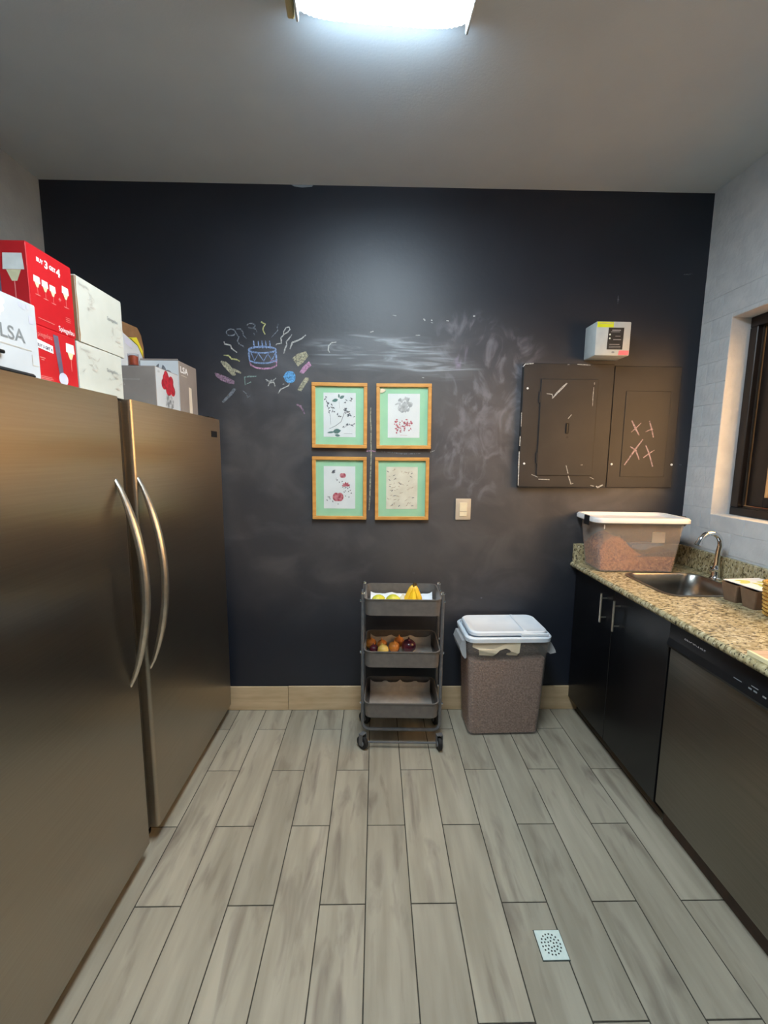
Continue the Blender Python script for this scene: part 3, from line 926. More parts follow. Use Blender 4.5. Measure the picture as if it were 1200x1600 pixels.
def leaf(b, f, x, z, l, w, a):
    c, s = math.cos(R(a)), math.sin(R(a))
    P = [(0, 0), (l*.25, w*.42), (l*.55, w*.5), (l*.8, w*.3), (l, 0), (l*.8, -w*.3), (l*.55, -w*.5), (l*.25, -w*.42)]
    poly(b, [(x + u*c - v*s, z + u*s + v*c) for u, v in P], f)

def uv1(x, y):   # from a 600-wide sketch of the sheet to metres on the paper
    return ((x - 300) / 330 * 0.172, -(y - 365) / 430 * 0.232 + 0.004)
def herb_green(b, f):
    for x, y, l, w, a in ((285, 215, .034, .017, 195), (300, 205, .030, .016, 30), (295, 200, .022, .010, 95), (230, 530, .045, .026, 10), (170, 540, .045, .010, 8), (250, 560, .03, .014, -8)):
        u, v = uv1(x, y); leaf(b, f, u, v, l, w, a)
def herb_dark(b, f):
    ribbon(b, [uv1(*q) for q in ((195, 500), (260, 470), (315, 430), (335, 380), (350, 340), (375, 300))], .0028, f)
    ribbon(b, [uv1(*q) for q in ((210, 460), (205, 380), (185, 300), (155, 190))], .0018, f)
    ribbon(b, [uv1(*q) for q in ((340, 490), (390, 460), (445, 455))], .0022, f)
    ribbon(b, [uv1(*q) for q in ((230, 340), (228, 270))], .002, f)
    ribbon(b, [uv1(*q) for q in ((300, 300), (295, 235))], .0014, f)
    rnd = random.Random(3)
    for x0, y0, x1, y1, n in ((155, 185, 195, 350, 9), (225, 275, 235, 330, 5), (345, 300, 400, 360, 9), (370, 330, 440, 385, 6), (350, 240, 430, 210, 6), (275, 365, 320, 375, 4), (350, 470, 440, 455, 7)):
        for i in range(n):
            q = i / max(1, n - 1)
            u, v = uv1(x0 + (x1 - x0) * q, y0 + (y1 - y0) * q)
            leaf(b, f, u, v, rnd.uniform(.010, .017), rnd.uniform(.004, .007), rnd.uniform(-160, 160))
    ribbon(b, [uv1(*q) for q in ((345, 545), (430, 545))], .0016, f)
def lettuce_grey(b, f):
    rnd = random.Random(5)
    for i in range(46):
        a = rnd.uniform(0, 360); r = .040 * math.sqrt(rnd.random())
        u, v = r * math.cos(R(a)) * 1.05, .064 + r * math.sin(R(a)) * .9
        g = rnd.uniform(20, 120); l = rnd.uniform(.018, .030)
        leaf(b, f, u - l / 2 * math.cos(R(g)), v - l / 2 * math.sin(R(g)), l, rnd.uniform(.008, .015), g)
def lettuce_red(b, f):
    rnd = random.Random(6)
    for cx in (-.028, .020):
        for i in range(26):
            a = rnd.uniform(0, 360); r = rnd.uniform(.004, .034)
            leaf(b, f, cx + r * math.cos(R(a)) * .8, -.048 + r * math.sin(R(a)) * 1.2 + (.006 if cx > 0 else 0), rnd.uniform(.008, .015), rnd.uniform(.005, .009), rnd.uniform(0, 360))
    ribbon(b, [(-.02, -.098), (.02, -.099)], .0016, f)
def tomato_red(b, f):
    for x, y, rx, rz in ((-.008, -.048, .031, .024), (.018, .070, .017, .013)):
        for sx in (-1, 1):
            disc(b, x + sx * rx * .35, y, rx * .62, f, 14, rz)
        disc(b, x, y - rz * .3, rx * .6, f, 12, rz * .7)
    for a in (20, 60, 100, 140, 170):
        leaf(b, f, .036, .012, .024, .012, a)
def tomato_dark(b, f):
    for x, y, a in ((-.042, .088, 30), (-.045, .084, 10)):
        leaf(b, f, x, y, .024, .010, a)
    rnd = random.Random(8)
    for x, y in ((-.008, .045), (.002, .03), (.012, .034), (.03, .0), (.045, -.005), (.055, .002), (.036, -.016), (.046, -.02), (.056, -.014), (.03, -.022), (.06, -.028), (.056, -.048), (.034, -.046), (-.06, -.052), (-.05, -.062), (-.066, -.07), (-.036, -.078), (-.012, -.088), (-.055, -.055), (.022, .006)):
        leaf(b, f, x, y, rnd.uniform(.008, .012), .005, rnd.uniform(0, 180))
    ribbon(b, [(-.016, .058), (-.020, .048), (-.012, .040)], .0014, f)
    ribbon(b, [(.036, .012), (.022, -.004)], .0018, f)
def pods_tan(b, f):
    rnd = random.Random(9)
    for i in range(46):
        leaf(b, f, rnd.uniform(-.078, .062), rnd.uniform(-.104, .108), rnd.uniform(.010, .024), rnd.uniform(.002, .005), rnd.choice((20, 35, 150, 5, 60)) + rnd.uniform(-15, 15))
def pods_dark(b, f):
    rnd = random.Random(10)
    for x, z in ((-.07, .09), (-.05, .07), (-.062, .045), (-.045, .048), (-.06, .01), (-.058, -.015), (-.05, -.04), (.05, .08), (.058, .062), (.054, -.05), (.05, -.095), (-.06, -.095), (-.02, -.1), (.0, .022)):
        leaf(b, f, x, z, rnd.uniform(.012, .022), .004, rnd.choice((30, 45, 10, 150)))
frame('framed_print', 'pine framed print of green herb leaves and stems, upper left of four', -0.197, 1.694, 0.3, 'paper',
      [('leaf_drawing', 'art_green', herb_green), ('stem_drawing', 'art_dark', herb_dark)])
fr2 = frame('framed_print', 'pine framed print of grey and red lettuce heads, upper right of four', 0.147, 1.693, -0.3, 'paper',
      [('lettuce_drawing', 'art_grey', lettuce_grey), ('lettuce_drawing', 'art_red', lettuce_red)])
frame('framed_print', 'pine framed print of red tomatoes and scattered seeds, lower left of four', -0.1995, 1.3055, 0.2, 'paper',
      [('tomato_drawing', 'art_red', tomato_red), ('seed_drawing', 'art_dark', tomato_dark)])
frame('framed_print', 'pine framed print of faint pods on cream paper, lower right of four', 0.142, 1.3045, -0.2, 'paper_cream',
      [('pod_drawing', 'art_tan', pods_tan), ('pod_drawing', 'art_dark', pods_dark)])
b = BM()
poly(b, [(-.126, .124), (-.126, .142), (-.116, .147), (-.104, .142), (-.094, .137), (-.104, .130), (-.114, .124)], face3('-Y', -0.0140))
obj('paper_scrap', b, 'label_cream', fr2, recalc=False)

# ------------------------------------------------------------------ breaker panel, cover, switch, control box
t = thing('breaker_panel', 'black painted breaker panel with hinged door and white corner screws', 'breaker panel', (1.022, YB - 0.001, 1.32))
obj('cover_plate', box(BM(), -0.245, 0.240, -0.030, 0, 0, 0.655, 0.003, 1), 'panel_black', t)
d = obj('door', box(BM(), -0.150, 0.155, -0.036, -0.0305, 0.065, 0.575, 0.0025, 1), 'panel_black', t)
obj('latch', box(BM(), -0.005, 0.010, -0.040, -0.0365, 0.29, 0.345, 0.003, 1), 'black_plastic', d)
b = BM()
for (u, v) in ((0.006, 0.27),):
    disc(b, u, v, 0.006, face3('-Y', -0.0368))
obj('keyhole', b, 'black_plastic', d, recalc=False)
for zz in (0.16, 0.48):
    obj('hinge', box(BM(), -0.156, -0.150, -0.037, -0.031, zz - 0.03, zz + 0.03, 0.001, 1), 'panel_black', t)
b = BM()
for pts, wd in PANEL_CHALK:
    ribbon(b, [(u - 1.022, v - 1.32) for u, v in pts], wd, lambda u, v: (u, -0.0372 if -0.15 < u < 0.155 and 0.065 < v < 0.575 else -0.0306, v))
obj('chalk_marks', b, 'chalk_white', t, recalc=False, kind='stuff')
for u, v in PANEL_DOTS:
    b = BM()
    M = Matrix.Rotation(R(90), 4, 'X')
    q = BM()
    lathe(q, [(0.0001, 0.0), (0.0058, 0.0), (0.0055, 0.002), (0.003, 0.003), (0.0001, 0.0032)], 10)
    merge(b, q, Matrix.Translation((u - 1.022, -0.0302, v - 1.32)) @ M)
    obj('screw', b, 'print_white', t, True)
t = thing('cover_plate', 'flat black cover plate with chalked crosses right of the breaker panel', 'cover plate', (1.458, YB - 0.001, 1.32))
obj('plate', box(BM(), -0.186, 0.180, -0.013, 0, 0, 0.650, 0.003, 1), 'panel_black', t)
obj('raised_panel', box(BM(), -0.115, 0.130, -0.0155, -0.0135, 0.06, 0.52, 0.0015, 1), 'panel_black', t)
b = BM()
for pts, wd in COVER_CHALK:
    ribbon(b, [(u - 1.458, v - 1.32) for u, v in pts], wd, lambda u, v: (u, -0.0163, v))
obj('chalk_crosses', b, 'chalk_rose', t, recalc=False, kind='stuff', label='pinkish white chalk crosses')
for u, v in COVER_DOTS:
    b = BM(); q = BM()
    lathe(q, [(0.0001, 0.0), (0.0062, 0.0), (0.0058, 0.002), (0.003, 0.003), (0.0001, 0.0032)], 10)
    merge(b, q, Matrix.Translation((min(u - 1.458, 0.17), -0.0132, v - 1.32)) @ Matrix.Rotation(R(90), 4, 'X'))
    obj('screw', b, 'print_white', t, True)

t = thing('control_box', 'pale grey surge control box with yellow and pink stickers above the breaker panel', 'electrical box', (1.193, YB - 0.001, 1.997))
BW, BH, BD = 0.178, 0.166, 0.118
obj('housing', box(BM(), -BW/2, BW/2, -BD, 0, 0, BH, 0.006, 2), 'box_grey', t, True)
ff = face3('-Y', -BD - 0.0006)
b = BM(); poly(b, [(-.030, .030), (.050, .030), (.053, .136), (-.026, .136)], ff)
st = obj('black_label', b, 'sticker_black', t, recalc=False)
b = BM()
ff2 = face3('-Y', -BD - 0.0012)
for u0, u1, v, h in ((-.008, .036, .126, .006), (-.014, .032, .117, .003), (.010, .036, .096, .003), (.0, .040, .080, .004), (-.018, .034, .056, .003), (-.02, .04, .046, .002), (-.02, .04, .039, .002)):
    poly(b, [(u0, v - h), (u1, v - h), (u1, v), (u0, v)], ff2)
obj('label_lines', b, 'print_grey', st, recalc=False, kind='stuff')
for v in (.102, .084):
    b = BM(); disc(b, -.018, v, .0045, ff2)
    obj('indicator', b, 'drain_white', st, recalc=False)
b = BM(); poly(b, [(-BW/2 + .004, .137), (-.002, .137), (-.002, .163), (-BW/2 + .004, .163)], ff)
ys = obj('yellow_sticker', b, 'sticker_yellow', t, recalc=False)
b = BM(); poly(b, [(-BW/2 + .012, .152), (-.008, .152), (-.008, .158), (-BW/2 + .012, .158)], ff2)
obj('sticker_print', b, 'leaf_print', ys, recalc=False)
b = BM(); poly(b, [(.030, .003), (BW/2 - .006, .003), (BW/2 - .004, .026), (.034, .026)], ff)
obj('pink_sticker', b, 'sticker_pink', t, recalc=False)
b = BM(); disc(b, .004, .017, .008, ff, 10, .004)
obj('logo_mark', b, 'print_grey', t, recalc=False)

t = thing('light_switch', 'ivory rocker light switch on beige plate below the pictures', 'light switch', (0.485, YB - 0.001, 1.134))
obj('wall_plate', box(BM(), -0.0425, 0.0425, -0.007, 0, 0, 0.118, 0.003, 2), 'switch_plate', t, True)
rk = obj('rocker', box(BM(), -0.021, 0.021, -0.0105, -0.0072, 0.020, 0.096, 0.0015, 1), 'switch_ivory', t)
obj('rocker_ridge', box(BM(), -0.020, 0.020, -0.0122, -0.0107, 0.046, 0.050, 0.0005, 1), 'switch_plate', rk)

# ------------------------------------------------------------------ refrigerators
FXF, FTOP = -0.82, 1.663
def fridge(label, y0, y1, handle_y, badge, hinge_far):
    t = thing('refrigerator', label, 'refrigerator', (FXF, y0, 0), 0, 'pair of stainless refrigerators')
    w_ = y1 - y0
    obj('cabinet', box(BM(), -0.72, -0.066, 0.004, w_ - 0.004, 0.055, FTOP - 0.012, 0.004, 1), 'fridge_body', t)
    obj('top_panel', box(BM(), -0.72, -0.066, 0.004, w_ - 0.004, FTOP - 0.0118, FTOP - 0.001, 0.003, 1), 'fridge_body', t)
    b = BM()
    # door slab with rounded vertical front edges
    ring = [(-0.060, 0.0), (-0.012, 0.0), (-0.005, 0.002), (-0.001, 0.007), (0.0, 0.014), (0.0, w_ - 0.014), (-0.001, w_ - 0.007), (-0.005, w_ - 0.002), (-0.012, w_), (-0.060, w_)]
    prism(b, ring, 2, 0.072, FTOP)
    door = obj('door', b, 'steel', t, True)
    obj('door_gasket', box(BM(), -0.0655, -0.0605, 0.006, w_ - 0.006, 0.075, FTOP - 0.003), 'rubber', t)
    obj('kick_grille', box(BM(), -0.13, -0.10, 0.01, w_ - 0.01, 0.012, 0.054), 'black_plastic', t)
    for yy in (0.05, w_ - 0.05):
        b = BM()
        lathe(b, [(0.022, 0.0), (0.022, 0.010), (0.010, 0.012), (0.010, 0.054)], 12, -0.085, yy)
        obj('levelling_foot', b, 'black_plastic', t, True)
    # bowed tubular handle
    n = 22
    pts, rad = [], []
    for i in range(n + 1):
        q = i / n
        s = math.sin(math.pi * q)
        pts.append((-0.004 + 0.074 * s ** 0.8, handle_y - y0, 0.706 + 0.696 * q))
        rad.append(0.0075 + 0.0075 * min(1, s * 1.6))
    b = tube(BM(), pts, rad, 10, 0.8)
    obj('handle', b, 'handle_steel', door, True, label='bowed brushed metal door handle')
    if badge:
        obj('badge', box(BM(), 0.0002, 0.002, w_ - 0.13, w_ - 0.055, 1.570, 1.600, 0.0006, 1), 'black_plastic', door, label='small dark badge')
    obj('hinge_cover', box(BM(), -0.13, -0.02, w_ - 0.09 if hinge_far else 0.02, w_ - 0.02 if hinge_far else 0.09, FTOP + 0.0005, FTOP + 0.012, 0.003, 1), 'black_plastic', t)
    return t
fa = fridge('stainless refrigerator in the far corner beside the chalkboard wall', 1.463, 2.283, 1.482, True, True)
fb = fridge('near stainless refrigerator carrying the red and white cartons', 0.580, 1.402, 1.356, False, False)
obj('filler_strip', box(BM(), -0.055, -0.030, -0.058, -0.0015, 0.075, FTOP - 0.004, 0.004, 1), 'trim_steel', fa)

# ------------------------------------------------------------------ cartons on the refrigerators
def carton(name, label, x1, y0, y1, z0, h, depth, mat, sides=None, group=None, cat='box', rotz=0.0, flaps=True):
    """carton whose +X face is at x1; local origin at the +X/-Y bottom corner"""
    t = thing(name, label, cat, (x1, y0, z0), rotz, group)
    L_ = y1 - y0
    bod = obj('carton_body', box(BM(), -depth, 0, 0, L_, 0, h - 0.0025, 0.0012, 1), mat, t)
    if sides:
        obj('side_panel', box(BM(), -depth + 0.001, -0.001, -0.0008, -0.0001, 0.001, h - 0.004), sides, t)
    if flaps:
        obj('top_flap', box(BM(), -depth + 0.001, -depth / 2 - 0.0006, 0.001, L_ - 0.001, h - 0.0024, h - 0.0004), mat, t)
        obj('top_flap', box(BM(), -depth / 2 + 0.0006, -0.001, 0.001, L_ - 0.001, h - 0.0024, h - 0.0004), mat, t)
    return t

def goblet(parent, x, z, s, face, base, stem_len=0.9, bowl='goblet_white', foot=True):
    """printed wine glass: bowl top centred at (x, z), bowl width s"""
    f = face3(face, base)
    b = BM()
    poly(b, [(x - s*.46, z), (x + s*.46, z), (x + s*.52, z - s*.75), (x - s*.52, z - s*.75)], f)
    o = obj('printed_bowl', b, bowl, parent, recalc=False)
    b = BM()
    poly(b, [(x - s*.36, z - s*.76), (x + s*.36, z - s*.76), (x + s*.13, z - s*1.28), (x - s*.13, z - s*1.28)], f)
    obj('printed_bowl', b, 'goblet_cream', parent, recalc=False)
    b = BM()
    poly(b, [(x - s*.028, z - s*1.28), (x + s*.028, z - s*1.28), (x + s*.028, z - s*(1.28 + stem_len)), (x - s*.028, z - s*(1.28 + stem_len))], f)
    if foot:
        disc(b, x, z - s*(1.28 + stem_len), s*.42, f, 12, s*.05)
    obj('printed_stem', b, 'stem_pink', parent, recalc=False)

Z0 = FTOP + 0.0006
# white carton nearest the camera
t = carton('white_carton', 'white carton with grey letters, leftmost on the near refrigerator', -0.836, 0.74, 1.108, Z0, 0.176, 0.30, 'carton_plain')
text('printed_text', 'LSA', 0.042, 'text_grey', (0.0006, 0.258, 0.078), '+X', t, width=0.068, bold=0.0005)
f = face3('+X', 0.0006)
b = BM()
ribbon(b, [(.20, .064), (.345, .064)], .0025, f, False)
ribbon(b, [(.345, .030), (.345, .056)], .0022, f, False)
ribbon(b, [(.345, .031), (.362, .031)], .0022, f, False)
obj('printed_lines', b, 'line_grey', t, recalc=False, kind='stuff')
b = BM()
for (u, v, r_) in ((.245, .150, .018), (.262, .140, .015), (.250, .128, .017), (.268, .156, .012)):
    disc(b, u, v, r_, f, 10, r_ * .8)
obj('printed_flower', b, 'paper_cream', t, recalc=False, kind='stuff')
b = BM()
for u, v in ((.318, .158), (.328, .156), (.340, .160)):
    poly(b, [(u, v), (u + .008, v), (u + .008, v + .012), (u, v + .012)], f)
poly(b, [(.345, .128), (.358, .128), (.358, .146), (.345, .146)], f)
obj('printed_marks', b, 'lilac', t, recalc=False, kind='stuff')
# thin black tray standing before it
t = thing('serving_tray', 'thin black tray lying in front of the white carton', 'tray', (-0.8345, 0.88, Z0))
obj('tray_base', box(BM(), 0.0, 0.010, 0.0, 0.198, 0, 0.006, 0.002, 1), 'black_plastic', t)
b = BM()
tube(b, [(0.005, 0.0, 0.005), (0.005, 0.10, 0.006), (0.005, 0.195, 0.005)], 0.0035, 6)
obj('tray_rim', b, 'rubber', t, True)
b = BM()
lathe(b, [(0.003, 0.006), (0.003, 0.030), (0.004, 0.031), (0.004, 0.036), (0.0035, 0.038)], 8, 0.0055, 0.088)
obj('knob_post', b, 'black_plastic', t, True)
obj('knob_arm', box(BM(), 0.002, 0.009, 0.04, 0.118, 0.038, 0.046, 0.002, 1), 'black_plastic', t)

# red goblet cartons
t = carton('red_carton', 'lower red wineglass carton standing on the refrigerator', -0.849, 1.112, 1.262, Z0, 0.139, 0.24, 'carton_red', None, 'red wineglass cartons')
f = face3('+X', 0.0006)
text('printed_logo', 'Spiegelau', 0.017, 'stem_pink', (0.0006, 0.006, 0.112), '+X', t, width=0.055)
b = BM(); poly(b, [(.001, .083), (.062, .078), (.062, .097), (.001, .104)], f)
o = obj('white_band', b, 'print_white', t, recalc=False)
text('band_text', 'BUY 3 GET 4', 0.011, 'carton_purple', (0.0011, 0.008, 0.086), '+X', o, width=0.05, rot=-4, bold=0.0004)
b = BM(); poly(b, [(.066, .128), (.084, .128), (.096, .010), (.080, .010)], f)
o = obj('purple_stripe', b, 'carton_purple', t, recalc=False)
b = BM(); disc(b, .091, .018, .017, face3('+X', 0.0010), 16)
obj('pale_seal', b, 'lilac', o, recalc=False)
goblet(t, 0.126, 0.118, 0.032, '+X', 0.0006, 1.0, foot=False)
b = BM()
for u0, u1, v in ((.014, .032, .060), (.018, .028, .055), (.012, .050, .014), (.012, .054, .010), (.012, .046, .006)):
    ribbon(b, [(u0, v), (u1, v)], .0022, f, False)
obj('small_print', b, 'stem_pink', t, recalc=False, kind='stuff')

t = carton('red_carton', 'upper red wineglass carton with four goblets printed on it', -0.851, 1.116, 1.270, Z0 + 0.1396, 0.189, 0.24, 'carton_red', None, 'red wineglass cartons')
text('printed_slogan', 'BUY', 0.014, 'print_white', (0.0006, 0.030, 0.156), '+X', t, width=0.022, rot=-4, bold=0.0006)
text('printed_slogan', '3', 0.026, 'print_white', (0.0006, 0.055, 0.150), '+X', t, rot=-4, bold=0.0008)
text('printed_slogan', 'GET', 0.014, 'print_white', (0.0006, 0.072, 0.153), '+X', t, width=0.022, rot=-4, bold=0.0006)
text('printed_slogan', '4', 0.028, 'print_white', (0.0006, 0.096, 0.147), '+X', t, rot=-4, bold=0.0010)
for u, zz, s in ((0.026, 0.118, 0.021), (0.052, 0.116, 0.021), (0.078, 0.114, 0.021), (0.125, 0.128, 0.025)):
    goblet(t, u, zz, s, '+X', 0.0006, 0.85, foot=True)
b = BM()
ribbon(b, [(.097, .088), (.107, .088)], .002, f, False)
ribbon(b, [(.102, .083), (.102, .093)], .002, f, False)
ribbon(b, [(.02, .018), (.075, .016)], .0018, f, False)
for k in range(3):
    ribbon(b, [(.118, .048 - k * .005), (.136, .048 - k * .005)], .0016, f, False)
obj('small_print', b, 'stem_pink', t, recalc=False, kind='stuff')
text('printed_logo', 'Spiegelau', 0.018, 'print_white', (0.0006, 0.088, 0.006), '+X', t, width=0.058)
# front end of the carton: red strip with a large goblet, purple beyond
b = BM(); poly(b, [(-.239, .001), (-.066, .001), (-.066, .186), (-.239, .186)], face3('-Y', -0.0006))
obj('purple_end', b, 'carton_purple', t, recalc=False)
goblet(t, -0.033, 0.160, 0.050, '-Y', -0.0006, 1.3)

# white outlined cartons
def white_art(t, L_, h):
    f = face3('+X', 0.0006)
    rnd = random.Random(int(h * 1e4))
    b = BM()
    for u0, v0 in ((.03, h - .05), (L_ - .07, h * .35)):
        for k in range(7):
            pts = [(u0 + rnd.uniform(0, .06), v0 + rnd.uniform(-.03, .03))]
            for j in range(4):
                pts.append((pts[-1][0] + rnd.uniform(-.018, .02), pts[-1][1] + rnd.uniform(-.014, .014)))
            ribbon(b, pts, .0013, f)
        disc(b, u0 + .04, v0 - .018, .014, f, 10, .003)
    obj('outline_drawing', b, 'line_grey', t, recalc=False, kind='stuff')
    text('printed_logo', 'Spiegelau', 0.013, 'line_grey', (0.0006, 0.012, h - .022), '+X', t, width=0.045)
    text('printed_logo', 'Spiegelau', 0.015, 'text_grey', (0.0006, L_ - 0.082, h * .56), '+X', t, width=0.055)
t = carton('white_carton', 'lower plain white wineglass carton with faint outline drawings', -0.848, 1.266, 1.478, Z0, 0.136, 0.25, 'carton_white', None, 'white wineglass cartons')
white_art(t, 0.212, 0.136)
t = carton('white_carton', 'upper plain white wineglass carton with a worn brown end', -0.846, 1.276, 1.496, Z0 + 0.1366, 0.180, 0.25, 'carton_white', 'carton_brown', 'white wineglass cartons', rotz=0.4)
white_art(t, 0.220, 0.180)
b = BM()
poly(b, [(.0, .0), (.004, .0), (.007, .02), (.004, .045), (.006, .09), (.003, .14), (.005, .177), (.0, .177)], face3('+X', 0.0007))
obj('torn_edge', b, 'carton_brown', t, recalc=False)

# taupe vase cartons
f = face3('+X', 0.0006)
t = carton('taupe_carton', 'taupe carton with a red rose in a glass vase on its white side', -0.852, 1.703, 1.896, Z0, 0.156, 0.162, 'carton_taupe', None, 'taupe vase cartons')
b = BM(); poly(b, [(.002, .002), (.191, .002), (.191, .153), (.002, .153)], f)
wp = obj('white_panel', b, 'carton_plain', t, recalc=False)
f2 = face3('+X', 0.0010)
b = BM()
for u, v, r_ in ((.085, .115, .030), (.115, .100, .030), (.065, .098, .022), (.135, .080, .022), (.10, .080, .024), (.085, .135, .018), (.125, .118, .020)):
    disc(b, u, v, r_, f2, 12)
obj('printed_rose', b, 'rose_red', wp, recalc=False, kind='stuff')
b = BM()
poly(b, [(.082, .062), (.118, .062), (.140, .040), (.136, .012), (.118, .004), (.084, .004), (.070, .014), (.070, .042)], f2)
obj('printed_vase', b, 'vase_dark', wp, recalc=False)
text('printed_text', 'LSA', 0.012, 'text_grey', (0.0010, 0.015, 0.136), '+X', wp)
b = BM()
ribbon(b, [(-.145, .105), (-.06, .105)], .0016, face3('-Y', -0.0006), False)
obj('printed_line', b, 'line_grey', t, recalc=False)

t = carton('taupe_carton', 'taller taupe carton with white letters by the far corner', -0.850, 1.902, 2.082, Z0, 0.218, 0.164, 'carton_taupe', None, 'taupe vase cartons')
b = BM(); poly(b, [(-.162, .002), (-.001, .002), (-.001, .216), (-.162, .216)], face3('-Y', -0.0006))
wp = obj('white_panel', b, 'carton_plain', t, recalc=False)
b = BM()
f2 = face3('-Y', -0.0010)
leaf(b, f2, -.105, .165, .045, .014, 60)
leaf(b, f2, -.060, .160, .04, .018, 100)
disc(b, -.052, .166, .02, f2, 12, .012)
obj('printed_leaves', b, 'art_dark', wp, recalc=False, kind='stuff')
text('printed_text', 'LSA', 0.036, 'print_white', (0.0006, 0.012, 0.172), '+X', t, width=0.075, bold=0.001)
b = BM()
ribbon(b, [(.02, .160), (.075, .160)], .0016, f, False)
poly(b, [(.088, .002), (.120, .002), (.118, .118), (.090, .120)], f)
obj('pale_tape', b, 'tape_cream', t, recalc=False)
obj('open_flap', box(BM(), -0.1625, -0.003, 0.001, 0.004, 0.2185, 0.224, 0.0005, 1), 'carton_taupe', t)

# things piled behind
t = thing('folded_carton', 'white pack with yellow edge leaning behind the upper white carton', 'box', (-1.018, 1.705, Z0), 0)
b = BM()
prism(b, [(0.0, 0.0), (0.228, 0.0), (0.230, 0.235), (0.195, 0.275), (0.09, 0.302), (0.0, 0.318)], 0, -0.10, 0.0)
obj('pack_body', b, 'carton_plain', t)
b = BM()
prism(b, [(0.150, 0.292), (0.197, 0.2772), (0.2315, 0.238), (0.233, 0.262), (0.190, 0.308)], 0, -0.09, 0.0012)
obj('yellow_edge', b, 'yellow_edge', t)
b = BM()
poly(b, [(.10, .265), (.155, .25), (.15, .275), (.105, .29)], face3('+X', 0.0008))
obj('printed_patch', b, 'lilac', t, recalc=False)
t = thing('cardboard_flap', 'brown cardboard piece behind the white pack', 'cardboard', (-1.135, 1.93, Z0))
b = BM()
prism(b, [(0.0, 0.0), (0.243, 0.0), (0.243, 0.330), (0.225, 0.385), (0.195, 0.411), (0.0, 0.400)], 0, -0.02, 0.0)
obj('cardboard_sheet', b, 'carton_brown', t)
t = thing('candle_glass', 'small glass with amber wax on the taupe carton', 'candle', (-0.955, 1.745, Z0 + 0.157))
b = BM()
lathe(b, [(0.018, 0.0), (0.020, 0.002), (0.020, 0.050), (0.0188, 0.050), (0.0188, 0.006), (0.0001, 0.006)], 18)
obj('glass', b, 'tumbler_glass', t, True)
b = BM()
lathe(b, [(0.0001, 0.0065), (0.0184, 0.0065), (0.0184, 0.040), (0.010, 0.044), (0.0001, 0.042)], 18)
obj('wax', b, 'amber_wax', t, True)

# ------------------------------------------------------------------ utility cart
CXm, CYm = 0.137, 2.092
cart = thing('utility_cart', 'dark grey three tier metal trolley on casters against the wall', 'cart', (CXm, CYm, 0), -1.5)
TW, TD, TR = 0.372, 0.262, 0.035
def tray(z0, z1):
    b = BM()
    k = 0.985
    rings = [rr(TW * k, TD * k, TR, z0), rr(TW * k, TD * k, TR, z0 + 0.002), rr(TW, TD, TR, z1 - 0.006), rr(TW + 0.006, TD + 0.006, TR, z1 - 0.004),
             rr(TW + 0.006, TD + 0.006, TR, z1), rr(TW - 0.006, TD - 0.006, TR - 0.003, z1), rr(TW - 0.005, TD - 0.005, TR - 0.003, z1 - 0.006), rr(TW * k - 0.005, TD * k - 0.005, TR - 0.003, z0 + 0.003)]
    loft(b, rings)
    return obj('tray', b, 'cart_grey', cart, True)
tray(0.717, 0.800)
tray(0.452, 0.535)
tray(0.186, 0.264)
PX = TW / 2 + 0.011
for yy in (-0.085, 0.085):
    pts = [(-PX, yy, 0.815), (-PX, yy, 0.13)]
    for i in range(1, 6):
        a = R(90 * i / 5)
        pts.append((-PX + 0.035 * (1 - math.cos(a)), yy, 0.13 - 0.035 * math.sin(a)))
    pts += [(-p[0], p[1], p[2]) for p in reversed(pts)]
    obj('frame_tube', tube(BM(), pts, 0.0085, 8), 'cart_tube', cart, True)
    obj('axle_bar', tube(BM(), [(-PX + 0.004, yy - (0.02 if yy < 0 else -0.02), 0.036), (PX - 0.004, yy - (0.02 if yy < 0 else -0.02), 0.036)], 0.005, 8), 'cart_tube', cart, True)
    for sx in (-1, 1):
        for zz in (0.776, 0.510, 0.240):
            b = BM()
            tube(b, [(sx * (TW / 2 + 0.003), yy, zz), (sx * (PX + 0.013), yy, zz)], 0.006, 8)
            obj('bolt', b, 'chrome', cart, True)
        b = BM()
        lathe(b, [(0.0095, 0.812), (0.0105, 0.815), (0.0105, 0.822), (0.006, 0.826)], 10, sx * PX, yy)
        obj('tube_cap', b, 'chrome', cart, True)
for sx, sy, rz in ((-1, -1, 50), (1, -1, 8), (-1, 1, 60), (1, 1, 20)):
    px, py = sx * (PX - 0.002), sy * 0.105
    b = BM()
    M = Matrix.Translation((px, py, 0.0345)) @ Matrix.Rotation(R(rz), 4, 'Z') @ Matrix.Rotation(R(90), 4, 'Y')
    q = BM()
    lathe(q, [(0.014, -0.010), (0.031, -0.010), (0.0342, -0.007), (0.0342, 0.007), (0.031, 0.010), (0.014, 0.010)], 20)
    merge(b, q, M)
    wh = obj('caster_wheel', b, 'rubber', cart, True)
    b = BM(); q = BM()
    lathe(q, [(0.0001, -0.0125), (0.015, -0.0125), (0.015, 0.0125), (0.0001, 0.0125)], 14)
    merge(b, q, M)
    obj('wheel_hub', b, 'print_grey', wh, True)
    b = BM(); q = BM()
    box(q, -0.016, -0.0135, -0.012, 0.012, 0.0, 0.058)
    box(q, 0.0135, 0.016, -0.012, 0.012, 0.0, 0.058)
    box(q, -0.016, 0.016, -0.012, 0.012, 0.0582, 0.062)
    merge(b, q, Matrix.Translation((px, py, 0.022)) @ Matrix.Rotation(R(rz), 4, 'Z'))
    obj('caster_fork', b, 'cart_tube', cart)

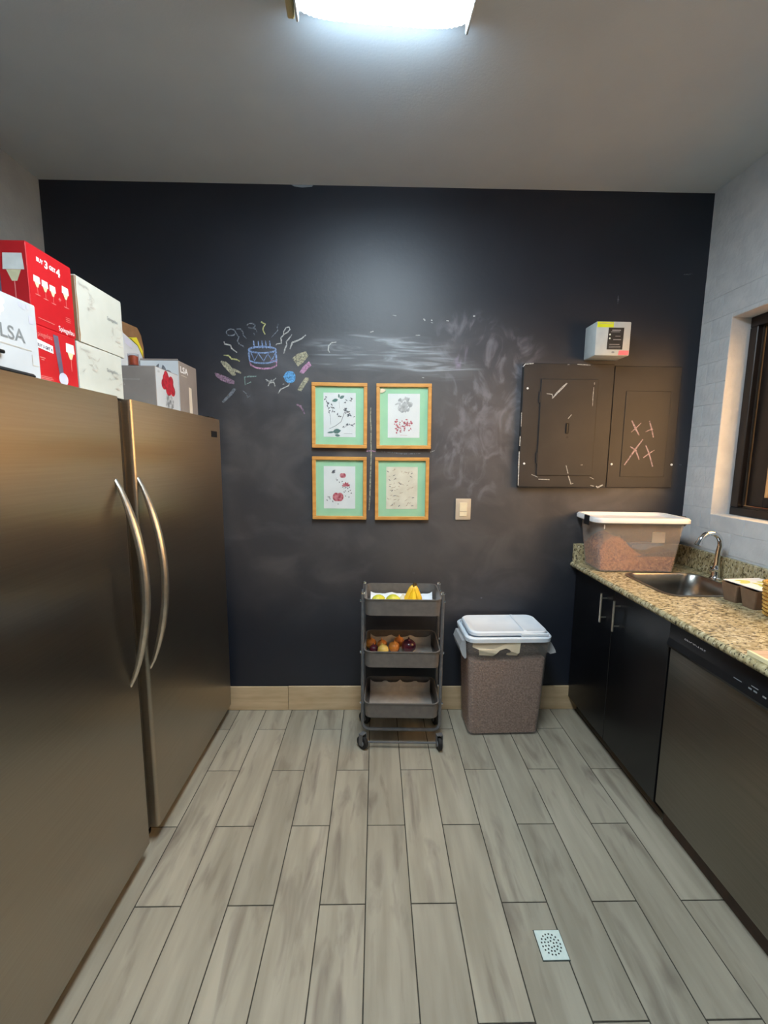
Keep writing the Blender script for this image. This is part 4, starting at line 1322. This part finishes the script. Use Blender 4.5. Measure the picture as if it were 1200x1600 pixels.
# paper liners lying in the trays
def liner(name, label, mat, x0, x1, z0, hb, hf, seed, pieces, y0=-0.112, y1=0.112, curl=0.0):
    t = thing(name, label, 'paper liner', (CXm, CYm, z0), -1.5)
    rnd = random.Random(seed)
    n = 26
    b = BM()
    cols = []
    for i in range(n + 1):
        x = x0 + (x1 - x0) * i / n
        ph = (i * pieces / n) % 1.0
        peak = abs(ph - 0.5) * 2
        zb = hb * (0.72 + 0.28 * peak ** 4) + rnd.uniform(-.001, .001)
        cols.append([(x, y0, hf), (x, y0 + 0.006, hf * 0.4), (x, y0 + 0.02, 0.001), (x, 0.0, 0.001 + 0.002 * peak ** 3), (x, y1 - 0.02, 0.001), (x, y1 - 0.008, zb * 0.5), (x, y1 - 0.002, zb)])
    vs = [[b.verts.new(p) for p in c] for c in cols]
    for a, c in zip(vs, vs[1:]):
        for j in range(6):
            b.faces.new((a[j], c[j], c[j + 1], a[j + 1]))
    o = obj('liner_sheet', b, mat, t, False)
    md = o.modifiers.new('thickness', 'SOLIDIFY')
    md.thickness = 0.0007
    return t
liner('paper_liner', 'grey folded paper lining the bottom tray of the trolley', 'liner_grey', -0.165, 0.165, 0.1905, 0.066, 0.02, 1, 4, y1=0.118)
liner('paper_liner', 'grey paper lining the middle tray under the onions', 'liner_grey', -0.165, 0.165, 0.4565, 0.060, 0.02, 2, 3, y1=0.124)
liner('paper_liner', 'white paper lining the top tray under the bananas', 'liner_white', -0.165, 0.165, 0.7215, 0.040, 0.045, 3, 3.0)

# onions, lemons, garlic, bananas
def onion(name, label, mat, x, y, z, r, tilt, az, squash=0.92, group='onions in the middle tray'):
    t = thing(name, label, 'onion', (x, y, z), 0, group)
    t.rotation_euler = (R(tilt), 0, R(az))
    prof = []
    for i in range(13):
        a = R(-90 + 165 * i / 12)
        prof.append((r * math.cos(a), r * squash * (math.sin(a) + 1)))
    prof += [(r * 0.17, r * squash * 2.03), (r * 0.11, r * squash * 2.25), (r * 0.05, r * squash * 2.45)]
    prof[0] = (r * 0.12, 0.0)
    b = lathe(BM(), prof, 16)
    obj('onion_bulb', b, mat, t, True)
    b = lathe(BM(), [(r * 0.13, -r * 0.06), (r * 0.15, 0.0), (r * 0.13, r * 0.02)], 10)
    obj('root_end', b, 'onion_root', t, True)
ZM = 0.460
onion('onion', 'golden onion at the left end of the middle tray', 'onion_gold', -0.022, 2.165, ZM, 0.029, 6, 15)
onion('red_onion', 'small dark red onion between the golden onions', 'onion_red', -0.003, 2.106, ZM, 0.024, -8, 60)
onion('onion', 'pale yellow onion at the front of the onion row', 'onion_pale', 0.046, 2.083, ZM, 0.029, 10, -60, 0.98)
onion('onion', 'golden onion in the middle of the onion row', 'onion_gold', 0.099, 2.122, ZM, 0.030, 8, 20)
onion('onion', 'brownish onion with upright neck behind the pale onion', 'onion_gold', 0.041, 2.152, ZM, 0.027, -6, 70)
onion('onion', 'golden onion at the back beside the big red onion', 'onion_gold', 0.128, 2.182, ZM, 0.029, -5, -30)
onion('red_onion', 'large dark red onion at the right of the onion row', 'onion_red', 0.178, 2.118, ZM, 0.038, 6, -15)
def lemon(label, mat, x, y, z, az, s=1.0):
    t = thing('lemon', label, 'lemon', (x, y, z), az, 'citrus in the top tray')
    b = BM(); q = BM()
    lathe(q, [(0.002, -0.040), (0.006, -0.036), (0.014, -0.030), (0.024, -0.016), (0.027, 0.0), (0.024, 0.016), (0.014, 0.030), (0.006, 0.036), (0.002, 0.040)], 16)
    merge(b, q, Matrix.Translation((0, 0, 0.027 * s)) @ Matrix.Rotation(R(82), 4, 'Y') @ Matrix.Scale(s, 4))
    o = obj('lemon_skin', b, mat, t, True)
ZT = 0.7235
lemon('yellow lemon at the left of the top tray', 'lemon_yellow', 0.014, 2.085, ZT + 0.002, 30, 1.05)
lemon('greenish lemon in the middle of the top tray', 'lemon_yellow', 0.090, 2.100, ZT + 0.002, -15, 1.0)
t = thing('garlic_bulb', 'whitish garlic bulb beside the bananas in the top tray', 'garlic', (0.143, 2.105, ZT + 0.002))
b = BM()
rings = []
for r_, zz in ((0.008, 0), (0.024, 0.006), (0.028, 0.020), (0.022, 0.034), (0.009, 0.044), (0.005, 0.054)):
    rings.append([(r_ * (1 + 0.08 * math.cos(6 * a)) * math.cos(a), r_ * (1 + 0.08 * math.cos(6 * a)) * math.sin(a), zz) for a in [2 * math.pi * i / 24 for i in range(24)]])
obj('garlic_skin', loft(b, rings), 'garlic_white', t, True)
t = thing('banana_bunch', 'bunch of yellow bananas with brown stems in the top tray', 'bananas', (0.196, 2.090, ZT + 0.003))
for k, (dx, az) in enumerate(((-0.020, 225), (-0.002, 262), (0.018, 300), (0.008, 70))):
    pts, rad = [], []
    for i in range(13):
        q = i / 12
        a = R(8 + 92 * q)
        rr_ = 0.105
        d_ = rr_ * (1 - math.sin(a)) * 0.36
        pts.append((dx * (1 - q) * 1.1 + math.cos(R(az)) * (d_) , math.sin(R(az)) * (d_) + 0.01, 0.020 + 0.076 * (math.sin(R(90 * q)) ** 1.15)))
        rad.append(0.0165 * (0.35 + 0.65 * min(1, 6 * q + 0.05)) * (1 - 0.62 * max(0, (q - 0.6) / 0.4) ** 1.4))
    bo = obj('banana', tube(BM(), pts, rad, 6), 'banana_yellow', t, True)
    e = Vector(pts[0]); e2 = Vector(pts[1])
    obj('banana_tip', tube(BM(), [tuple(e + (e - e2).normalized() * 0.004), tuple(e)], [0.003, 0.0055], 6), 'banana_tip', bo)
obj('stem', tube(BM(), [(0, 0.010, 0.090), (0.003, 0.012, 0.100), (0.010, 0.014, 0.112)], [0.010, 0.009, 0.011], 8), 'banana_tip', t, True, label='dark brown stem crown')

# ------------------------------------------------------------------ lidded bin of kibble on the floor
BX, BY = 0.690, 2.186
t = thing('storage_bin', 'clear plastic bin full of brown pet food with a white lid', 'storage bin', (BX, BY, 0), 1.5)
b = BM()
W0, D0, W1, D1, HB = 0.385, 0.195, 0.425, 0.245, 0.553
def lerp(a, c, q): return a + (c - a) * q
def bring(q, off, z=None):
    return rr(lerp(W0, W1, q) + off, lerp(D0, D1, q) + off, 0.028, HB * q if z is None else z)
rings = [bring(0, -0.012, 0.001), bring(0.015, 0), bring(0.86, 0), bring(0.87, 0.018), bring(1.0, 0.018), bring(1.0, 0.010, HB), bring(0.875, 0.008), bring(0.86, -0.006), bring(0.02, -0.006)]
obj('bin_body', loft(b, rings), 'bin_plastic', t, True)
b = BM()
fill = [bring(0.022, -0.012)] + [bring(q, -0.009) for q in (0.2, 0.4, 0.6, 0.74)]
n = len(fill[0])
top = []
for (x, y, z_) in bring(0.80, -0.010):
    top.append((x, y, z_ + 0.018 * math.sin(x * 16 + 0.6) + 0.006 * math.sin(x * 45)))
fill.append(top)
obj('kibble', loft(b, fill), 'kibble_brown', t, True, kind='stuff', label='brown pet food pellets filling the bin')
b = BM()
lr = lambda s, z, r=0.05: rr(0.445 + s, 0.268 + s, r, z)
obj('lid_rim', loft(BM(), [lr(-0.006, HB - 0.014), lr(0.008, HB - 0.012), lr(0.010, HB + 0.008), lr(0.0, HB + 0.014), lr(-0.014, HB + 0.0145), lr(-0.016, HB + 0.0005)]), 'lid_white', t, True)
ld = obj('lid_flap', loft(BM(), [rr(0.400, 0.232, 0.045, HB + 0.0152), rr(0.412, 0.242, 0.045, HB + 0.020), rr(0.410, 0.240, 0.045, HB + 0.034), rr(0.398, 0.228, 0.042, HB + 0.040), rr(0.384, 0.214, 0.040, HB + 0.0395), rr(0.374, 0.206, 0.038, HB + 0.0365)]), 'lid_white', t, True)
obj('hinge_ridge', box(BM(), 0.075, 0.090, -0.112, 0.112, HB + 0.037, HB + 0.043, 0.002, 1), 'lid_white', ld)
obj('finger_lip', box(BM(), 0.055, 0.20, -0.1300, -0.1215, HB + 0.016, HB + 0.032, 0.003, 1), 'lid_white', ld)
for s in (-1, 1):
    b = BM()
    prism(b, [(0.214, 0.470), (0.232, 0.455), (0.262, 0.462), (0.258, 0.476), (0.236, 0.515), (0.220, 0.535)] if s > 0 else [(-0.214, 0.440), (-0.222, 0.435), (-0.238, 0.455), (-0.252, 0.500), (-0.240, 0.535), (-0.220, 0.535)], 1, -0.09, 0.07)
    obj('side_grip', b, 'handle_plastic', t)
# cream label with torn lower edge, on the front wall
b = BM()
q0 = 0.80
fy = lambda z: -(lerp(D0, D1, z / HB)) / 2 - 0.0012
lab = [(-0.155, 0.545), (-0.155, 0.515), (-0.118, 0.502), (-0.112, 0.468), (-0.075, 0.466), (-0.030, 0.462), (-0.012, 0.478), (0.010, 0.498), (0.045, 0.508), (0.068, 0.500), (0.075, 0.492), (0.072, 0.484), (0.052, 0.484), (0.050, 0.470), (0.068, 0.466), (0.118, 0.464), (0.120, 0.478), (0.128, 0.482), (0.134, 0.545)]
def labv(u, v):
    u2 = -0.193 + (u + 0.155) * 0.86
    y_ = fy(v) - (0.0095 if v > 0.476 else 0.0012)
    return (u2, y_ + (0.006 if u2 < -0.185 else 0.0), v)
b.faces.new([b.verts.new(labv(u, v)) for u, v in lab])
bmesh.ops.triangulate(b, faces=b.faces)
obj('paper_label', b, 'label_cream', t, recalc=False, label='torn cream paper label')

# ------------------------------------------------------------------ cabinets, counter, dishwasher
DX = 1.143
def cabinet(label, y0, y1, handles, cx0=DX):
    t = thing('base_cabinet', label, 'cabinet', (cx0, y0, 0))
    L_ = y1 - y0
    xr_ = XR - cx0 - 0.004
    for a, c_ in ((0.001, 0.017), (L_ - 0.017, L_ - 0.001)):
        obj('side_panel', box(BM(), 0.020, xr_, a, c_, 0.10, CT - 0.0315), 'cabinet_black', t)
    obj('bottom_panel', box(BM(), 0.020, xr_, 0.0172, L_ - 0.0172, 0.10, 0.116), 'cabinet_black', t)
    obj('back_panel', box(BM(), xr_ - 0.006, xr_, 0.0172, L_ - 0.0172, 0.1162, CT - 0.0315), 'cabinet_black', t)
    obj('front_rail', box(BM(), 0.020, 0.036, 0.0172, L_ - 0.0172, CT - 0.060, CT - 0.0315), 'cabinet_black', t)
    obj('plinth', box(BM(), 0.072, XR - cx0 - 0.004, 0.001, L_ - 0.001, 0.001, 0.0995), 'plinth_black', t)
    half = L_ / 2
    for k, (a, c_) in enumerate(((0.002, half - 0.0015), (half + 0.0015, L_ - 0.002))):
        d = obj('door', box(BM(), 0.0, 0.0185, a, c_, 0.085, CT - 0.036, 0.0015, 1), 'cabinet_black', t)
        if handles:
            hy = c_ - 0.055 if k == 0 else a + 0.055
            b = BM()
            tube(b, [(-0.030, hy, 0.675), (-0.030, hy, 0.822)], 0.0055, 8)
            for zz in (0.700, 0.797):
                tube(b, [(-0.030, hy, zz), (-0.0005, hy, zz)], 0.004, 8)
            obj('handle', b, 'handle_steel', d, True, label='slim brushed bar handle')
    return t
cabinet('black two-door base cabinet under the sink with slim bar handles', 1.545, 2.331, True)
cabinet('black base cabinet on the near side of the dishwasher', 0.15, 0.928, True)

# granite worktop with the sink cut out, backsplash strips are its parts
SX0, SX1, SY0, SY1 = 1.262, 1.628, 1.730, 2.078
XF = 1.117
ct = thing('countertop', 'speckled beige granite countertop with low granite backsplash', 'countertop', (0, 0, 0))
b = BM()
zt, zb_ = CT, CT - 0.030
xr = XR - 0.003
outer = [(XF, 0.15), (xr, 0.15), (xr, 2.333), (XF, 2.333)]
hole = rr(SX1 - SX0, SY1 - SY0, 0.06, 0, (SX0 + SX1) / 2, (SY0 + SY1) / 2, 5)
# top and bottom faces as strips between the outer rectangle and the hole
def ringface(z, flip):
    n = len(hole)
    hv = [b.verts.new((p[0], p[1], z)) for p in hole]
    corners = [b.verts.new((p[0], p[1], z)) for p in (outer[2], outer[3], outer[0], outer[1])]
    seg = n // 4
    for k in range(4):
        for i in range(seg - 1):
            vs = [corners[k], hv[k * seg + i + 1], hv[k * seg + i]]
            b.faces.new(vs if not flip else vs[::-1])
        vs = [corners[k], corners[(k + 1) % 4], hv[((k + 1) * seg) % n], hv[k * seg + seg - 1]]
        b.faces.new(vs if not flip else vs[::-1])
    return hv, corners
h1, c1_ = ringface(zt, False)
h0, c0_ = ringface(zb_, True)
for A, B_ in ((h1, h0), (c1_, c0_)):
    for i in range(len(A)):
        j = (i + 1) % len(A)
        b.faces.new((A[i], A[j], B_[j], B_[i]))
obj('slab', b, 'granite', ct)
obj('front_edge', tube(BM(), [(XF + 0.004, 0.15, CT - 0.015), (XF + 0.004, 2.332, CT - 0.015)], 0.0148, 12), 'granite', ct, True)
obj('backsplash', box(BM(), XR - 0.026, XR - 0.0032, 0.15, 2.309, CT + 0.0005, CT + 0.108, 0.002, 1), 'granite', ct)
obj('backsplash', box(BM(), XF, XR - 0.0032, YB - 0.024, YB - 0.0012, CT + 0.0005, CT + 0.104, 0.002, 1), 'granite', ct)

# drop-in steel sink
t = thing('sink', 'stainless drop-in sink bowl set in the granite counter', 'sink', ((SX0 + SX1) / 2, (SY0 + SY1) / 2, CT))
sw_, sd_ = SX1 - SX0, SY1 - SY0
b = BM()
S = lambda e, z, r: rr(sw_ + e, sd_ + e, r, z, n=6)
rings = [S(0.026, 0.0006, 0.07), S(0.026, 0.0030, 0.07), S(0.014, 0.0042, 0.066), S(-0.006, 0.0036, 0.06), S(-0.016, -0.004, 0.06), S(-0.022, -0.06, 0.08), S(-0.04, -0.13, 0.09), S(-0.08, -0.158, 0.09), S(-0.16, -0.168, 0.08), S(-0.30, -0.170, 0.03)]
loft(b, rings, cap0=False)
obj('bowl', b, 'steel_plain', t, True)
b = lathe(BM(), [(0.001, -0.1695), (0.036, -0.1695), (0.038, -0.166), (0.030, -0.1665), (0.001, -0.168)], 18)
obj('strainer', b, 'chrome', t, True)

# swan-neck faucet
t = thing('faucet', 'chrome swan-neck faucet with small lever behind the sink', 'faucet', (1.662, 1.985, CT + 0.0006))
obj('base', lathe(BM(), [(0.026, 0), (0.026, 0.006), (0.020, 0.012), (0.017, 0.03), (0.017, 0.058), (0.013, 0.064), (0.011, 0.075)], 18), 'chrome', t, True)
pts = [(0, 0, 0.07), (0.002, 0, 0.13)]
for i in range(0, 13):
    a = R(0 + 162 * i / 12)
    pts.append((-0.056 + 0.056 * math.cos(a), -0.006 * i / 12 - 0.01, 0.170 + 0.060 * math.sin(a)))
obj('spout', tube(BM(), pts, [0.0125, 0.0122] + [0.0118] * 13, 12), 'chrome', t, True)
e = Vector(pts[-1]); e2 = Vector(pts[-2]); dv = (e - e2).normalized()
obj('aerator', tube(BM(), [tuple(e), tuple(e + dv * 0.018)], 0.0145, 12), 'chrome', t, True)
obj('lever', tube(BM(), [(-0.004, -0.016, 0.045), (-0.026, -0.024, 0.050), (-0.052, -0.030, 0.050)], [0.008, 0.006, 0.0065], 8), 'chrome', t, True)
obj('lever', tube(BM(), [(0.0, 0.016, 0.045), (0.004, 0.034, 0.05)], [0.008, 0.007], 8), 'chrome', t, True)

# dishwasher
DY0, DY1 = 0.932, 1.541
t = thing('dishwasher', 'stainless dishwasher with black control panel under the counter', 'dishwasher', (DX, DY0, 0))
DL = DY1 - DY0
obj('tub', box(BM(), 0.03, XR - DX - 0.006, 0.004, DL - 0.004, 0.10, CT - 0.0335), 'plinth_black', t)
obj('door_panel', box(BM(), 0.0, 0.0285, 0.003, DL - 0.003, 0.098, 0.757, 0.004, 2), 'dishwasher_steel', t, True)
b = BM()
prism(b, [(-0.002, 0.866), (0.028, 0.866), (0.028, 0.7585), (0.004, 0.7585), (-0.012, 0.764), (-0.016, 0.774), (-0.010, 0.800)], 1, 0.003, DL - 0.003)
cp = obj('control_panel', b, 'console_black', t)
obj('toe_kick', box(BM(), 0.042, 0.052, 0.003, DL - 0.003, 0.004, 0.095), 'toe_brown', t)
for yy in (0.03, DL - 0.03):
    obj('leg', lathe(BM(), [(0.014, 0.0), (0.014, 0.008), (0.006, 0.010), (0.006, 0.0995)], 10, 0.09, yy), 'black_plastic', t, True)
text('printed_logo', 'FRIGIDAIRE', 0.018, 'print_white', (-0.0072, 1.462 - DY0, 0.8165), '-X', cp, width=0.10)
f = lambda u, v: (-0.0102 + (v - 0.800) * 0.1 - 0.0006, -u, v)
b = BM()
for (ya, yb_, v) in ((1.238, 1.208, 0.800), (1.216, 1.196, 0.792), (1.176, 1.152, 0.807)):
    ribbon(b, [(-(ya - DY0), v), (-(yb_ - DY0), v)], .003, f, False)
obj('panel_print', b, 'print_grey', cp, recalc=False, kind='stuff')
for ya in (1.178, 1.160, 1.130, 1.105, 1.08):
    b = BM()
    poly(b, [(-(ya - DY0) - .006, .788), (-(ya - DY0) + .006, .788), (-(ya - DY0) + .006, .799), (-(ya - DY0) - .006, .799)], f)
    obj('button', b, 'text_grey', cp, recalc=False)

# ------------------------------------------------------------------ things on the counter
t = thing('storage_tote', 'clear tote of pet food with white latched lid on the counter corner', 'storage tote', (1.348, 2.194, CT + 0.0006), -3.0)
Wb, Db, Wt_, Dt = 0.378, 0.192, 0.436, 0.222
HT = 0.258
def tring(q, off, z=None):
    return rr(lerp(Wb, Wt_, q) + off, lerp(Db, Dt, q) + off, 0.026, HT * q if z is None else z)
obj('tote_body', loft(BM(), [tring(0, -0.01, 0.0005), tring(0.02, 0), tring(0.97, 0), tring(0.97, 0.014), tring(1.0, 0.014), tring(1.0, -0.005), tring(0.03, -0.005)]), 'tote_plastic', t, True)
# pet food: a sloping heap, higher at the left
b = BM()
rows = []
nx, ny = 40, 12
rnd = random.Random(4)
def heap(u, v):
    hgt = 0.075 + 0.105 * math.exp(-((u + 0.115) / 0.085) ** 2) + 0.012 * math.sin(v * 40)
    return hgt + rnd.uniform(-.0016, .0016)
grid = []
for i in range(nx + 1):
    colv = []
    for j in range(ny + 1):
        u = -0.5 + i / nx; v = -0.5 + j / ny
        h = heap(u * 0.38, v * 0.2)
        q = h / HT
        colv.append(b.verts.new((u * (lerp(Wb, Wt_, q) - 0.020), v * (lerp(Db, Dt, q) - 0.020), h)))
    grid.append(colv)
for i in range(nx):
    for j in range(ny):
        b.faces.new((grid[i][j], grid[i + 1][j], grid[i + 1][j + 1], grid[i][j + 1]))
edge = [grid[i][0] for i in range(nx)] + [grid[nx][j] for j in range(ny)] + [grid[i][ny] for i in range(nx, 0, -1)] + [grid[0][j] for j in range(ny, 0, -1)]
low = []
for v in edge:
    q = 0.02
    s = Vector((v.co.x / (lerp(Wb, Wt_, v.co.z / HT) - 0.02), v.co.y / (lerp(Db, Dt, v.co.z / HT) - 0.02)))
    low.append(b.verts.new((s.x * (Wb - 0.020), s.y * (Db - 0.020), 0.0085)))
for i in range(len(edge)):
    j = (i + 1) % len(edge)
    b.faces.new((edge[i], edge[j], low[j], low[i]))
b.faces.new(low)
kb = obj('kibble', b, 'kibble_orange', t, kind='stuff', label='orange brown pet food heaped in the tote')
# second, darker layer on the right half
b = BM()
prism(b, [(-0.02, 0.082), (0.03, 0.094), (0.10, 0.108), (0.183, 0.112), (0.176, 0.084), (0.08, 0.0845)], 1, -0.092, 0.094)
obj('kibble_layer', b, 'kibble_dark', t, kind='stuff')
b = BM()
sc = [(-0.030, 0.128), (0.012, 0.116), (0.045, 0.118), (0.075, 0.132), (0.11, 0.137), (0.135, 0.146), (0.07, 0.150), (0.0, 0.146), (-0.028, 0.143)]
prism(b, sc, 1, -0.085, -0.03)
obj('scoop', b, 'scoop_blue', t)
b = BM()
obj('pale_card', box(BM(), 0.085, 0.150, -0.060, -0.058, 0.150, 0.205), 'paper_cream', t)
# lid: raised rim with recessed middle
obj('lid', loft(BM(), [rr(0.474, 0.262, 0.045, HT + 0.0005), rr(0.482, 0.270, 0.045, HT + 0.004), rr(0.482, 0.270, 0.045, HT + 0.020), rr(0.470, 0.258, 0.042, HT + 0.028), rr(0.446, 0.234, 0.036, HT + 0.027), rr(0.430, 0.218, 0.032, HT + 0.012), rr(0.400, 0.188, 0.03, HT + 0.010)]), 'tote_white', t, True)
for s in (-1, 1):
    b = BM()
    box(b, s * 0.2440 - 0.005, s * 0.2440 + 0.005, -0.060, -0.012, HT - 0.020, HT + 0.031, 0.003, 1)
    obj('latch', b, 'black_plastic', t)
b = BM()
for u in (-0.165, -0.150):
    pass
obj('corner_rib', box(BM(), -0.190, -0.186, -0.116, -0.112, HT - 0.03, HT - 0.008, 0.001, 1), 'print_white', t)

# brown tapered paper boxes beside the sink with a printed sheet on them
def paper_pot(label, x, y, rz):
    t = thing('paper_pot', label, 'paper box', (x, y, CT + 0.0006), rz, 'brown paper pots')
    b = loft(BM(), [rr(0.052, 0.052, 0.006, 0, n=2), rr(0.072, 0.072, 0.007, 0.076, n=2), rr(0.069, 0.069, 0.006, 0.076, n=2), rr(0.050, 0.050, 0.005, 0.003, n=2)])
    obj('pot_wall', b, 'brown_paper', t)
    b = loft(BM(), [rr(0.0485, 0.0485, 0.005, 0.0035, n=2), rr(0.064, 0.064, 0.005, 0.060, n=2)])
    obj('dark_filling', b, 'brown_dark', t)
paper_pot('brown tapered paper pot nearest the faucet', 1.492, 1.672, 8)
paper_pot('brown tapered paper pot under the printed sheet by the basket', 1.500, 1.590, 4)
paper_pot('brown tapered paper pot behind the others against the backsplash', 1.590, 1.640, 6)
t = thing('printed_sheet', 'white sheet with green leaf print lying across the paper pots', 'paper sheet', (1.565, 1.640, CT + 0.0785), 6)
obj('sheet', box(BM(), -0.085, 0.085, -0.075, 0.085, 0.0, 0.0022), 'paper', t)
b = BM()
fz = face3('+Z', 0.0026)
for x, y, l, w2, a in ((-.07, .02, .07, .03, 20), (-.03, -.05, .07, .028, 60), (.01, .03, .06, .03, -20), (-.06, .06, .06, .02, -10), (.0, -.02, .05, .02, 110)):
    leaf(b, fz, x, y, l, w2, a)
obj('leaf_pattern', b, 'leaf_print', t, recalc=False, kind='stuff')
# woven basket at the edge of the picture
t = thing('wicker_basket', 'golden woven wicker basket beside the paper pots', 'basket', (1.502, 1.488, CT + 0.0006))
for k in range(9):
    zz = 0.0085 + k * 0.0145
    r_ = 0.038 + 0.0012 * k
    pts = []
    for i in range(37):
        a = 2 * math.pi * i / 36
        rad = r_ + (0.003 if (i + k) % 2 else -0.003)
        pts.append((rad * math.cos(a), rad * math.sin(a), zz + (0.002 if (i + k) % 2 else -0.002)))
    obj('weave_strand', tube(BM(), pts, 0.0070, 6), 'wicker', t, True)
obj('basket_base', lathe(BM(), [(0.001, 0.0), (0.036, 0.0), (0.036, 0.006), (0.001, 0.006)], 20), 'wicker', t)
# pale board at the counter edge
t = thing('cutting_board', 'thin pinkish board with pale edge at the counter front', 'cutting board', (1.122, 0.86, CT + 0.0006))
obj('board', box(BM(), 0.009, 0.30, 0, 0.333, 0, 0.012, 0.001, 1), 'board_top', t)
obj('edge_strip', box(BM(), 0.0, 0.0088, 0, 0.333, 0, 0.0135, 0.001, 1), 'board_edge', t)

# ------------------------------------------------------------------ floor drain
t = thing('floor_drain', 'small white square floor drain with round holes', 'drain', (0.545, 1.1045, 0.0003))
obj('recess', box(BM(), -0.0418, 0.0418, -0.0423, 0.0423, 0, 0.0006), 'drain_dark', t)
obj('grate', box(BM(), -0.0395, 0.0395, -0.040, 0.040, 0.0008, 0.0034, 0.0008, 1), 'drain_white', t)
b = BM()
for r_, n in ((0.009, 6), (0.0185, 12), (0.028, 17)):
    for i in range(n):
        a = 2 * math.pi * i / n + r_ * 40
        disc(b, r_ * math.cos(a), r_ * math.sin(a), 0.0027, face3('+Z', 0.0036), 8)
obj('holes', b, 'drain_dark', t, recalc=False, kind='stuff')

# ------------------------------------------------------------------ ceiling light
t = thing('ceiling_light', 'rectangular ribbed fluorescent ceiling fixture glowing cool white', 'ceiling light', (0.045, 0.825, ZC - 0.0005), 2.8)
LW, LL = 0.252, 0.640
obj('housing', box(BM(), -LW - 0.012, LW + 0.012, -LL - 0.02, LL + 0.02, -0.020, 0.0), 'fixture_white', t)
for s in (-1, 1):
    obj('side_rail', box(BM(), s * (LW + 0.004) - 0.004, s * (LW + 0.004) + 0.004, -LL, LL, -0.066, -0.0205, 0.002, 1), 'fixture_white', t)
b = BM()
nr = 34
prof = []
for i in range(nr * 2 + 1):
    q = -1 + i / nr
    x = q * (LW - 0.004)
    z_ = -0.082 + 0.022 * abs(q) ** 6 + (0.0035 if i % 2 else 0.0)
    prof.append((x, z_))
rings = []
for y in (-LL + 0.03, LL - 0.03):
    rings.append([(x, y, z_) for x, z_ in prof])
loft(b, rings, False, False, closed=False)
obj('diffuser', b, 'lamp_diffuser', t, recalc=False)
for s in (-1, 1):
    b = BM()
    ring0 = [(x, s * (LL - 0.0295), z_) for x, z_ in prof]
    ring1 = [(x * 1.0, s * (LL + 0.004), -0.0205 - 0.012 * (1 - abs(x / LW) ** 4)) for x, z_ in prof]
    loft(b, [ring0, ring1], False, False, closed=False)
    obj('end_cap', b, 'lamp_end', t, recalc=False)
obj('corner_clip', box(BM(), -LW - 0.035, -LW - 0.013, LL - 0.10, LL + 0.012, -0.05, -0.001, 0.004, 1), 'fixture_cream', t)
